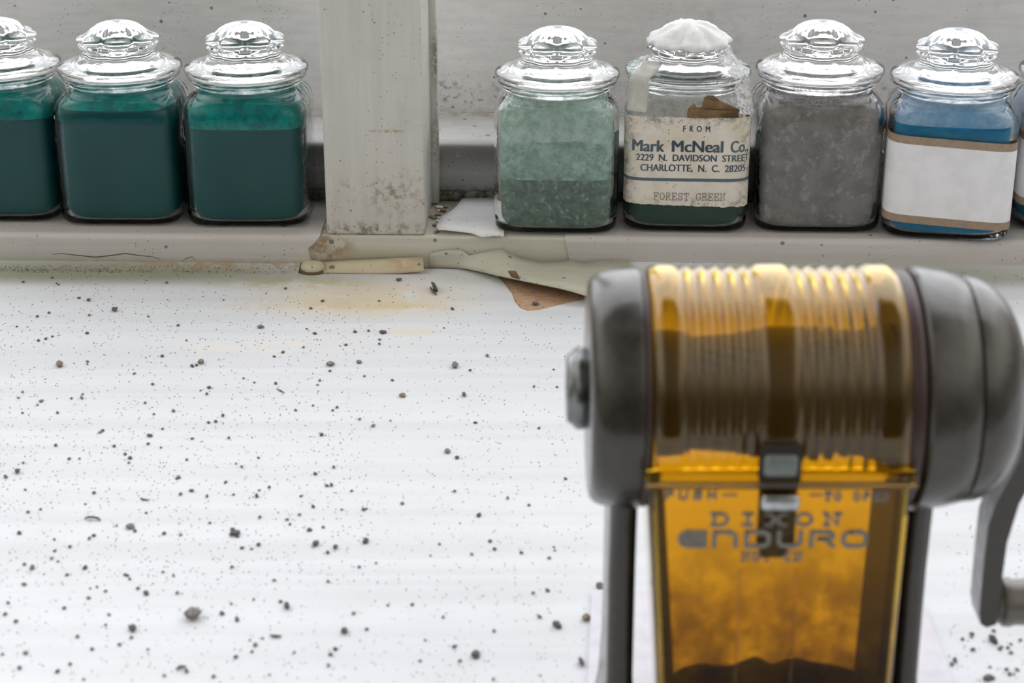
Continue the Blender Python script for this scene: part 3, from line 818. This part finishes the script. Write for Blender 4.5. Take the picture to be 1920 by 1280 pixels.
# strip of yellowed tape over the lid's left side, down onto the shoulder
def ribbon(path, wvec, mat, name, parent, th=.15, nw=4, jit=.15, sub=3):
    bm = bmesh.new(); rows = []
    P_ = []
    for a, b in zip(path[:-1], path[1:]):
        for k in range(sub): P_.append(Vector(a).lerp(Vector(b), k / sub))
    P_.append(Vector(path[-1]))
    for p in P_:
        rows.append([bm.verts.new(p + Vector(wvec) * (k / nw - .5) + Vector([random.uniform(-jit, jit) for _ in range(3)])) for k in range(nw + 1)])
    for a, b in zip(rows[:-1], rows[1:]):
        for i in range(nw): bm.faces.new((a[i], a[i + 1], b[i + 1], b[i]))
    o = obj(name, bm, mat, parent, smooth=True)
    s = o.modifiers.new('thickness', 'SOLIDIFY'); s.thickness = th * MM; s.offset = 1
    return o
ribbon([(-12.5, -10, 58.5), (-14.5, -13.5, 55.9), (-16.4, -15.6, 54.9), (-17.2, -16.6, 53.4), (-17.3, -17.0, 50), (-17.5, -18.2, 47.5), (-17.8, -20.0, 45.6), (-18, -21.7, 44)], (6.6, -3.4, 0), M['tape'], 'sticky_tape', j5)
ribbon([(11, -9.5, 63.5), (13.5, -11.5, 59.5), (15.8, -13, 56.4), (18, -13.8, 54.2), (18.3, -14.4, 51), (18.8, -16.5, 47.6), (19.5, -18.6, 45), (20, -20.5, 43)], (5.5, 6.5, 0), M['cellophane'], 'cellophane_wrap', j5, .12, 6, .45)
# powder crust on its knob and patches on the flange
bm = bmesh.new(); loops = []
for r, z in ((14.9, 63.0), (15.4, 63.7), (14.6, 64.7), (13.0, 65.7), (11.2, 66.8), (9.4, 68.2), (7.0, 69.4), (4.3, 70.2), (1.5, 70.5)):
    L = []
    for i in range(96):
        a = 2 * PI * i / 96; k = abs(math.cos(4 * a - 4 * math.radians(8))) ** .8
        rr = r * (1 - .10 * (1 - k)) * (1 + .07 * noise.noise(Vector((math.cos(a) * 3, math.sin(a) * 3, z * .5))) + .03 * noise.noise(Vector((math.cos(a) * 14, math.sin(a) * 14, z))))
        L.append(Vector((rr * math.cos(a), rr * math.sin(a), z + 1.0 * noise.noise(Vector((rr * math.cos(a) * .22, rr * math.sin(a) * .22, 2))) + .5 * noise.noise(Vector((rr * math.cos(a) * .8, rr * math.sin(a) * .8, 2))))))
    loops.append(L)
rings(bm, loops)
obj('powder_crust', bm, M['powder'], j5, smooth=True)
bm = bmesh.new()
loops = [[Vector((r * math.cos(2 * PI * i / 96), r * math.sin(2 * PI * i / 96), z + .12)) for i in range(96)] for r, z in ((14.9, 56.6), (15.9, 55.6), (17.6, 55.0), (20.9, 54.5), (21.75, 54.0), (22.05, 53.2))]
rings(bm, loops, cap0=False, cap1=False)
obj('powder_dusting', bm, M['powder_blue'], j5, smooth=True)
# fine pale fibres caught on two lids
def fibre(j, pts, r=.09):
    cu = bpy.data.curves.new('fibre', 'CURVE'); cu.dimensions = '3D'; cu.bevel_depth = r * MM; cu.resolution_u = 6
    s = cu.splines.new('NURBS'); s.points.add(len(pts) - 1)
    for q, p in zip(s.points, pts): q.co = (*(Vector(p) * MM), 1)
    s.use_endpoint_u = True; s.order_u = 3
    t_ = bpy.data.objects.new('t', cu); C.objects.link(t_)
    dg = bpy.context.evaluated_depsgraph_get(); dg.update()
    me = bpy.data.meshes.new_from_object(t_.evaluated_get(dg)); bpy.data.objects.remove(t_); bpy.data.curves.remove(cu)
    link('fibre', me, M['fibre'], j)
fibre(j6, [(-7, -13.2, 59.8), (-7.6, -14.6, 57.6), (-8.4, -15.8, 56.0), (-9.8, -17.2, 55.2)])
fibre(j3, [(-6, -13.4, 59.6), (-5.6, -14.6, 57.8), (-7.2, -15.6, 56.5)])
fibre(j3, [(1, -15.2, 56.9), (3.5, -15.0, 57.6), (5.5, -14.6, 58.0)])

# ================================================================== PENCIL SHARPENER
AY, AZ = 352.0, 81.0
ROOT = Vector((52, AY, 1.65))
sh = tag(empty('pencil_sharpener', ROOT), 'old hand-crank pencil sharpener with ribbed amber plastic shavings drum', 'pencil sharpener')
def part(name, bm, mat, parent=None, sharp=40, smooth=True):
    p = parent or sh
    o = obj(name, bm, mat, p, smooth=smooth, sharp=sharp, org=ROOT); return o
# left end cap, dial
part('end_cap', lathe_x([(25.3, 8), (25.3, 22.8), (25.2, 24.1), (24.4, 24.3), (20, 23.9), (17.6, 23.4), (16.4, 22.9), (15.5, 22.0), (15.2, 20.8), (15.2, 4)], AY, AZ, 72), M['cast'])
dl = part('pencil_size_dial', lathe_x([(15.25, 8.0), (14.3, 8.3), (13.2, 8.4), (12.6, 8.0), (12.0, 7.3), (11.2, 6.9), (10.9, 6.2), (10.9, 3.0), (13, 2.6), (13, .3)], AY, AZ, 48), M['dial'])
# gasket rings either side of the plastic
part('gasket_ring', lathe_x([(25.35, 10), (25.35, 23.6), (26.4, 23.9), (27.0, 23.4), (27.0, 10)], AY, AZ, 64), M['maroon'])
part('gasket_ring', lathe_x([(75.9, 10), (75.9, 23.7), (77.0, 24.2), (78.3, 24.0), (79.2, 23.2), (79.2, 10)], AY, AZ, 64), M['maroon'])
# right housing and dome
part('gear_housing', lathe_x([(79.3, 8), (79.3, 24.0), (79.9, 24.6), (81.5, 24.5), (86, 23.8), (89.3, 23.0), (89.6, 22.6), (89.6, 8)], AY, AZ, 72), M['cast'])
dome = [(89.75, 8), (89.75, 22.4), (90.1, 22.8)]
for k in range(1, 12):
    t = PI / 2 * k / 12; dome.append((90.1 + 11.8 * math.sin(t), 22.8 * math.cos(t) ** .72 if k < 12 else 0))
part('gear_dome', lathe_x(dome + [(102.0, 2)], AY, AZ, 72), M['cast'])
# uprights
def upright(x0, x1, inward):
    bm = bmesh.new()
    loops = []
    for z, ya, yb, dx in ((4.0, 336, 366, 1.2), (8, 338, 365, .6), (20, 340, 364, 0), (45, 341, 363, 0), (60, 340, 364, 0), (66, 336, 368, 0), (74, 333, 371, 0)):
        a, b = x0 - dx, x1 + dx
        r = 2.0
        L = []
        for cx, cy_, a0 in ((b - r, yb - r, 0), (a + r, yb - r, 90), (a + r, ya + r, 180), (b - r, ya + r, 270)):
            for t in range(5):
                ang = math.radians(a0 + 22.5 * t); L.append(Vector((cx + r * math.cos(ang), cy_ + r * math.sin(ang), z)))
        loops.append(L)
    rings(bm, loops); return bm
part('upright', upright(19.6, 25.2, 1), M['cast'])
part('upright', upright(79.6, 84.6, -1), M['cast'])
bm = bmesh.new(); box(bm, 20.5, 84, 334, 362, 1.7, 4.6, 1.0, 3)
part('base', bm, M['cast'])
# amber receptacle: ribbed drum + lip + tapered box, one shell
RT = 1.3
def rib(x):
    d = 0
    for c in (34.6, 37.5, 40.4, 43.3, 46.0):
        d = max(d, .62 * math.exp(-((x - c) / .85) ** 2))
    for c in (56.2, 59.0, 61.9, 64.8, 67.7):
        d = max(d, .62 * math.exp(-((x - c) / .85) ** 2))
    def plat(a, b): return .95 / (1 + math.exp(-(x - a) / .38)) / (1 + math.exp((x - b) / .38))
    return max(d, plat(27.9, 32.6), plat(47.6, 54.6) * 1.15, plat(69.6, 74.9))
bm = bmesh.new()
NX = 200; angs = [math.radians(a) for a in range(200 - 0, -16 - 1, -6)]
# angle measured so that 0 = front (-Y), 90 = top, 180 = back
cols_o, cols_i = [], []
for i in range(NX + 1):
    x = 27.1 + (75.8 - 27.1) * i / NX
    ro = 24.35 + rib(x); ri = ro - RT
    if i in (0, NX): ro -= .3
    cols_o.append([Vector((x, AY - ro * math.cos(a), AZ + ro * math.sin(a))) for a in angs])
    cols_i.append([Vector((x, AY - ri * math.cos(a), AZ + ri * math.sin(a))) for a in angs])
A = [[bm.verts.new(p) for p in c] for c in cols_o]; B = [[bm.verts.new(p) for p in c] for c in cols_i]
for G in (A, B):
    for a, b in zip(G[:-1], G[1:]):
        for k in range(len(angs) - 1): bm.faces.new((a[k], a[k + 1], b[k + 1], b[k]))
for e in (0, NX):
    for k in range(len(angs) - 1): bm.faces.new((A[e][k], A[e][k + 1], B[e][k + 1], B[e][k]))
for k in (0, len(angs) - 1):
    for i in range(NX): bm.faces.new((A[i][k], A[i + 1][k], B[i + 1][k], B[i][k]))
rec = part('shavings_drum', bm, M['amber'], sharp=60)
# lip
bm = bmesh.new(); box(bm, 25.4, 77.4, 325.0, 329.4, 71.7, 74.4, .7, 3)
part('lip', bm, M['amber'], rec)
# box below: front, sides, back, bottom — open top
def hollow_box(x0t, x1t, x0b, x1b, yft, yfb, ybt, ybb, zt, zb, th, r=2.5):
    bm = bmesh.new()
    def loop(t, off, z):
        x0, x1 = x0t + (x0b - x0t) * t + off, x1t + (x1b - x1t) * t - off
        ya, yb = yft + (yfb - yft) * t + off, ybt + (ybb - ybt) * t - off
        rr = max(.4, r - off); L = []
        for cx, cy_, a0 in ((x1 - rr, yb - rr, 0), (x0 + rr, yb - rr, 90), (x0 + rr, ya + rr, 180), (x1 - rr, ya + rr, 270)):
            for k in range(6):
                ang = math.radians(a0 + 18 * k); L.append(Vector((cx + rr * math.cos(ang), cy_ + rr * math.sin(ang), z)))
        return L
    n = 8
    loops = [loop(0, th, zt)] if 0 else []
    inner = [loop(k / n, th, zt + (zb + th - zt) * k / n) for k in range(n + 1)]
    outer = [loop(k / n, 0, zt + (zb - zt) * k / n) for k in range(n, -1, -1)]
    rings(bm, inner[::-1] + [] , cap0=False, cap1=False) if 0 else None
    rings(bm, list(reversed(inner)) + list(reversed(outer)), cap0=True, cap1=True)
    # top rim: last ring capped wrongly -> remove both extreme caps' top cap
    bm.faces.ensure_lookup_table()
    top = [f for f in bm.faces if len(f.verts) > 8 and abs(f.calc_center_median().z - zt) < .01]
    bmesh.ops.delete(bm, geom=top, context='FACES_ONLY')
    # bridge inner top to outer top
    return bm
def shell_box(x0t, x1t, x0b, x1b, yft, yfb, ybt, ybb, zt, zb, th, r=2.5, n=8):
    bm = bmesh.new()
    def loop(t, off, z):
        x0, x1 = x0t + (x0b - x0t) * t + off, x1t + (x1b - x1t) * t - off
        ya, yb = yft + (yfb - yft) * t + off, ybt + (ybb - ybt) * t - off
        rr = max(.4, r - off); L = []
        for cx, cy_, a0 in ((x1 - rr, yb - rr, 0), (x0 + rr, yb - rr, 90), (x0 + rr, ya + rr, 180), (x1 - rr, ya + rr, 270)):
            for k in range(6):
                ang = math.radians(a0 + 18 * k); L.append(Vector((cx + rr * math.cos(ang), cy_ + rr * math.sin(ang), z)))
        return L
    outer = [loop(k / n, 0, zt + (zb - zt) * k / n) for k in range(n, -1, -1)]      # bottom -> top
    inner = [loop(k / n, th, zt + (zb + th - zt) * k / n) for k in range(n + 1)]    # top -> bottom
    rings(bm, outer + inner, cap0=True, cap1=True)
    return bm
part('shavings_tray', shell_box(26.2, 76.8, 30.6, 76.4, 326.9, 328.6, 364, 352, 71.6, 6.5, RT), M['amber_tray'], rec, sharp=35)
# moulded lettering on its front
FY = lambda z: 326.9 + (71.6 - z) / 65.1 * 1.7
pl = lambda x, z, d: Vector((x, FY(z) - .02 - d, z))
for nm, font, txt, x0, x1, z0, h, wd, gap in (
        ('maker_lettering', TY, 'DIXON', 38.3, 63.4, 63.3, 2.5, .72, 2.0), ('model_lettering', TE, 'EnDURO', 32.4, 68.8, 58.6, 3.2, .92, 1.3),
        ('small_lettering', TY, 'NO. CN', 44.6, 56.4, 55.4, 1.7, .5, .5), ('small_lettering', TY, 'PUSH', 29.2, 39.2, 69.0, 1.7, .5, .9), ('small_lettering', TY, '-', 40.4, 43.0, 69.0, 1.7, .4, 0),
        ('small_lettering', TY, '-', 57.1, 59.2, 69.0, 1.7, .4, 0), ('small_lettering', TY, 'TO OPEN', 59.9, 72.2, 68.7, 1.7, .5, .6)):
    bm = bmesh.new(); strokes(bm, font, txt, x0, x1, z0, h, wd, gap, pl, .35)
    part(nm, bm, M['letters'], rec, smooth=False)
# latch
bm = bmesh.new(); box(bm, 47.5, 54.3, 324.4, 327.2, 74.4, 79.3, 1.3, 4)
lt = part('latch', bm, M['spring'], rec)
bm = bmesh.new(); box(bm, 46.8, 55.0, 325.2, 327.0, 73.2, 81.0, .6, 2)
part('latch_frame', bm, M['black'], lt)
bm = bmesh.new(); box(bm, 47.5, 55.0, 324.6, 326.7, 67.2, 70.7, .9, 3)
part('latch_tab', bm, M['chrome'], rec)
bm = bmesh.new(); box(bm, 47.6, 55.0, 329.0, 330.0, 57.0, 76, .3, 2); box(bm, 48.5, 54.0, 330.0, 331.5, 54.5, 60, .4, 2)
part('latch_spring', bm, M['black'], rec)
# cutter carrier inside
bm = lathe_x([(27.5, 3), (27.5, 12), (30, 13), (34, 12.5), (36, 11.5), (44, 12), (52, 13.5), (62, 13.5), (68, 12.5), (74, 14), (75.5, 14), (75.5, 3)], AY, AZ - 1, 40)
cut = part('cutter_carrier', bm, M['black'])
for sgn in (-1, 1):
    bm = bmesh.new(); seg = 24; n = 22; loops = []
    for k in range(n + 1):
        x = 37 + 30 * k / n; L = []
        for i in range(seg * 2):
            a = PI * i / seg; r = 5.4 * (1.0 if i % 4 < 2 else .86)
            L.append(Vector((x, AY - 4 * sgn + r * math.cos(a + x * .08), AZ + 8 * sgn * (.6 + .3 * k / n) + r * math.sin(a + x * .08))))
        loops.append(L)
    rings(bm, loops)
    part('cutter', bm, M['black'], cut, smooth=False)
# heap of shavings in the tray
bm = bmesh.new()
loops = []
for z, s_ in ((8.2, 1), (16, 1), (18, .98), (19.5, .85), (21, .55), (22, .2)):
    L = []
    for i in range(48):
        a = 2 * PI * i / 48; x, y = se(1, 4, a)
        L.append(Vector((53.6 + x * 21 * s_ + .8 * noise.noise(Vector((a, z, 1))), 340.4 + y * 9.6 * s_, z + (3 * noise.noise(Vector((x * 2, y * 2, z))) if z > 17 else 0))))
    loops.append(L)
rings(bm, loops)
tag(part('shavings', bm, M['shavings'], rec), kind='stuff')
for sgn, xt, xb in ((1, 27.7, 32.1), (-1, 75.3, 74.9)):  # added dark strips that paint in the dark edges of the thick plastic
    bm = prism([Vector((xt, 328.6, 70.8)), Vector((xt + sgn * 1.5, 328.6, 70.8)), Vector((xb + sgn * 2.0, 329.9, 8.4)), Vector((xb, 329.9, 8.4))], (0, 21, 0))
    part('side_shade_strip', bm, M['edge_shade'], rec, smooth=False)
# vertical mould lines on the tray front
for x in (44.6, 55.6):
    bm = bmesh.new(); box(bm, x - .18, x + .18, FY(30) - .95, FY(30) - .0, 12, 53, 0)
    part('mould_line', bm, M['amber'], rec, smooth=False)
# crank
arm = [(103.0, 88), (106, 90.5), (110.5, 88), (110.5, 76), (107.2, 66), (103.6, 57), (102.0, 48), (101.8, 38), (101.9, 31), (101.6, 28.6), (99.6, 27.9), (98.3, 28.8), (97.8, 31.5), (97.6, 44), (97.7, 52), (98.8, 57), (103, 68)]
bm = prism([Vector((x, AY - 4.2, z)) for x, z in arm], (0, 8.4, 0))
bmesh.ops.bevel(bm, geom=[e for e in bm.edges if len(e.link_faces) == 2 and e.calc_face_angle(0) > .6], offset=.9, segments=3, affect='EDGES')
cr = part('crank_arm', bm, M['cast'], sharp=50)
part('handle_grip', lathe_x([(102.1, 2), (102.1, 4.2), (103.0, 4.6), (103.4, 5.15), (104.6, 5.25), (106, 4.9), (112, 5.0), (120, 5.6), (128, 5.6), (131, 4.6), (132, 2)], AY, 31.6, 32), M['grip'], cr)
# mounting plate under it
plate = [(19.6, 409.6), (14.0, 318), (99.6, 318), (99.6, 404)]
bm = prism([Vector((x, y, .42)) for x, y in plate], (0, 0, 1.2))
mp = obj('mounting_plate', bm, M['mount'], None)
tag(mp, 'thin pale lavender plate lying on the sill under the pencil sharpener', 'plate')

# ================================================================== GRIT
TPL = []
for k in range(7):
    bm = bmesh.new(); bmesh.ops.create_icosphere(bm, subdivisions=2 if k < 4 else 1, radius=1)
    for v in bm.verts:
        v.co *= 1 + .55 * noise.noise(v.co * 1.3 + Vector((k * 7, 0, 0)))
        v.co.z *= .65
    zmin = min(v.co.z for v in bm.verts)
    for v in bm.verts: v.co.z -= zmin + .08
    me = bpy.data.meshes.new('grit'); 
    for v in bm.verts: v.co *= MM
    bm.to_mesh(me); bm.free()
    TPL.append(me)
def tinted(me, mat):
    c = me.copy(); c.materials.append(mat); return c
TD = [tinted(m, M['grit']) for m in TPL]; TT = [tinted(m, M['grit_tan']) for m in TPL]; TG = [tinted(m, M['grit_grey']) for m in TPL]
def grain(px, py, wpx, hpx, kind='d', rz=None, z=.4):
    p = at(px, py, z=z)
    sc = p.y * math.cos(PITCH) + CH * math.sin(PITCH); sc = sc / F       # mm per pixel here
    me = random.choice({'d': TD, 't': TT, 'g': TG}[kind])
    o = bpy.data.objects.new('grit_grain', me); C.objects.link(o)
    o.location = p * MM
    o.scale = (wpx * sc * .55, max(hpx * sc * 1.0, .2), hpx * sc * .7)
    o.rotation_euler.z = random.uniform(-.5, .5) if rz is None else rz
    return o
named = [ # px, py, w, h, kind, label
    (215, 583, 10, 9, 'd', 'black cube-like crumb on the sill below the second teal jar'),
    (112, 686, 13, 10, 't', 'largest tan crumb on the far left of the sill'),
    (377, 680, 11, 9, 't', 'tan-grey crumb on the sill straight below the jar beside the post'),
    (620, 684, 14, 9, 'g', 'flat grey crumb on the sill below the post, left of its smaller neighbour'),
    (674, 680, 9, 6, 'g', 'small grey crumb right of the flat grey one, below the post'),
    (853, 688, 12, 10, 'g', 'rounded grey crumb left of the sharpener dial, below the bare wood'),
    (755, 743, 12, 7, 't', 'tan crumb on the sill between the post and the sharpener'),
    (719, 624, 12, 6, 'd', 'black sliver-like crumb on the sill under the post'),
    (489, 614, 11, 7, 'g', 'pale grey crumb on the sill under the right side of the third jar'),
    (748, 526, 10, 6, 'd', 'dark crumb close to the ledge, under the post'),
    (815, 545, 7, 17, 'd', 'upright dark splinter on the sill left of the bare wood patch'),
    (1005, 571, 12, 6, 'd', 'dark oval crumb lying on the bare brown wood patch'),
    (363, 1158, 28, 22, 'g', 'largest pale grey crumb in the near left of the sill'),
    (441, 1001, 20, 10, 'd', 'elongated dark crumb in the near middle left of the sill'),
    (245, 989, 16, 8, 'g', 'oval brownish-grey crumb right of the curved dark thread'),
    (249, 1180, 13, 12, 'd', 'rough dark crumb left of the largest pale one'),
    (686, 1016, 10, 9, 'd', 'dark wedge-like crumb on the near middle of the sill'),
    (592, 1021, 10, 10, 'd', 'round dark crumb left of the wedge-like one'),
    (1045, 1174, 12, 12, 'd', 'triangular dark crumb just left of the lavender plate'),
    (892, 1230, 15, 11, 'd', 'dark lump near the bottom edge, left of the lavender plate'),
    (646, 1184, 12, 11, 'd', 'round dark crumb below the near middle of the sill'),
    (1099, 1160, 13, 13, 't', 'brown lump touching the left edge of the lavender plate'),
    (1862, 1202, 10, 14, 'd', 'dark irregular crumb on the sill below the crank handle'),
    (1855, 1272, 24, 8, 'd', 'long dark crumb at the bottom edge below the crank handle'),
    (1128, 1105, 22, 12, 'd', 'dark debris at the far left corner of the lavender plate'),
    (33, 886, 9, 9, 'd', 'dark round crumb near the left edge of the photo'),
    (839, 848, 12, 7, 'g', 'grey-brown oval crumb midway between post and photo bottom'),
    (870, 742, 8, 8, 'd', 'tiny dark double crumb left of the sharpener dial'),
    (538, 1138, 9, 13, 'd', 'upright brownish crumb right of the largest pale crumb'),
    (1090, 1245, 10, 14, 'd', 'dark clod beside the near part of the lavender plate'),
]
for px, py, w_, h_, k, lb in named:
    o = grain(px, py, w_, h_, k, z=.4 if not (960 < px < 1010 and py < 575) else .05)
    tag(o, lb, 'crumb', 'bigger crumbs on the windowsill')
count = 0
avoid_s = lambda px, py: (px > 1095 and py > 640) or (px > 1200 and py > 530)
def okpos(px, py):
    if py < 508: return False
    if 1110 < px < 1920 and py > 490 and not (px > 1765 and py > 985): return False
    if px > 1050 and py > 900 and px < 1780: return False
    if 925 < px < 1200 and 500 < py < 590: return False
    if py < 520 and 600 < px: return False
    return True
while count < 270:
    if random.random() < .5:
        px, py = random.uniform(0, 1100), random.uniform(550, 1275)
    elif random.random() < .15:
        px, py = random.uniform(1770, 1920), random.uniform(1180, 1275)
    else:
        px, py = random.uniform(0, 700), random.uniform(520, 1275)
    if not okpos(px, py): continue
    t = (py - 500) / 780
    s_ = random.uniform(2.8, 5.0) * (1 + .45 * t) * (1.3 if random.random() < .12 else 1)
    o = grain(px, py, s_ * random.uniform(.9, 1.4), s_ * random.uniform(.7, 1.0), random.choice('ddddgt' if random.random() < .5 else 'ddd'))
    tag(o, 'small dark grain of grit scattered on the white windowsill', 'grit', 'loose grit on the windowsill')
    count += 1
# threads and splinters
def thread(pts, r, label):
    P_ = [at(x, y, z=.4 + r + h) for x, y, h in pts]
    c = sum(P_, Vector()) / len(P_)
    bm = bmesh.new(); loops = []
    for i, p in enumerate(P_):
        d = (P_[min(i + 1, len(P_) - 1)] - P_[max(i - 1, 0)]).normalized()
        u = d.cross(Vector((0, 0, 1))).normalized(); v = u.cross(d)
        k = r * (.5 if i in (0, len(P_) - 1) else 1)
        loops.append([p - c + u * k * math.cos(a) + v * k * math.sin(a) for a in [PI / 3 * q for q in range(6)]])
    rings(bm, loops)
    o = obj('dark_splinter', bm, M['grit'], None, smooth=True); o.location = c * MM
    tag(o, label, 'splinter')
thread([(158, 972, 0), (165, 969, .3), (175, 969, .4), (184, 971, .2), (188, 975, 0)], .3, 'curved dark thread lying on the near left of the sill')
thread([(263, 933, 0), (270, 936, .1), (280, 937, 0)], .25, 'short dark sliver right of and beyond the curved thread')
thread([(519, 728, 0), (526, 732, .1), (533, 736, 0)], .22, 'thin dark sliver slanting on the sill below the post')
thread([(807, 538, 0), (812, 546, .3), (818, 552, 0)], .45, 'grey wood splinter close to the peeled paint beside the post')
thread([(506, 1190, 0), (516, 1192, .1), (528, 1192, 0)], .35, 'straight dark sliver at the near left, right of the largest pale crumb')
thread([(330, 1254, 0), (338, 1249, .2), (349, 1249, 0)], .4, 'dark bent sliver near the bottom edge of the photo')
# the dust too fine to count: one object
bm = bmesh.new()
def speck(px, py, s_, z=.41):
    p = at(px, py, z=z); sc = (p.y * math.cos(PITCH) + CH * math.sin(PITCH)) / F
    r = s_ * sc * .5
    n = 5; a0 = random.uniform(0, 6.28)
    L = [bm.verts.new(p + Vector((r * random.uniform(.7, 1.4) * math.cos(a0 + 2 * PI * i / n), r * 1.5 * random.uniform(.7, 1.3) * math.sin(a0 + 2 * PI * i / n), 0))) for i in range(n)]
    t = bm.verts.new(p + Vector((0, 0, r * 1.1)))
    for i in range(n): bm.faces.new((L[i], L[(i + 1) % n], t))
k = 0
while k < 5300:
    m = random.random()
    if m < .45: px, py = random.uniform(-20, 1110), random.uniform(505, 1290)
    elif m < .66: px, py = random.uniform(-20, 700), random.uniform(540, 1100)
    elif m < .74: px, py = random.gauss(random.choice((60, 240, 330, 470, 900, 1020, 640)), 45), random.gauss(random.choice((640, 760, 830, 600, 900)), 25)
    elif m < .88: px, py = random.uniform(-20, 620), random.gauss(502, 6)
    elif m < .93: px, py = random.uniform(1110, 1930), random.gauss(520, 8)
    elif m < .96: px, py = random.uniform(1770, 1930), random.uniform(960, 1290)
    else: px, py = random.uniform(1100, 1950), random.uniform(560, 1040)
    if 925 < px < 1115 and 500 < py < 592: continue
    if py < (497 if px < 560 else 505): continue
    if px > 600 and py < 512 and px < 1160: continue
    z = .41
    t = (py - 500) / 780
    if px < 590 or px > 1150:
        yy = at(px, py, z=.4); d = ledgeY(yy.x) - yy.y
        if d < 11: z = .42 + .62 * 7.5 * (1 - math.sqrt(max(0, 1 - ((11 - d) / 11) ** 2)))
    speck(px, py, random.uniform(.9, 2.6) * (1 + .35 * t), z)
    k += 1
for k in range(70):   # specks on the bare wood
    px, py = random.uniform(945, 1100), random.uniform(530, 580)
    if py > 583 - max(0, px - 1000) * .22 or py < 520 + (px - 930) * .22: continue
    speck(px, py, random.uniform(1.5, 3.0), .02)
tag(obj('fine_grit', bm, M['grit']), 'fine dark dust sprinkled over the whole windowsill', 'dust', kind='stuff')
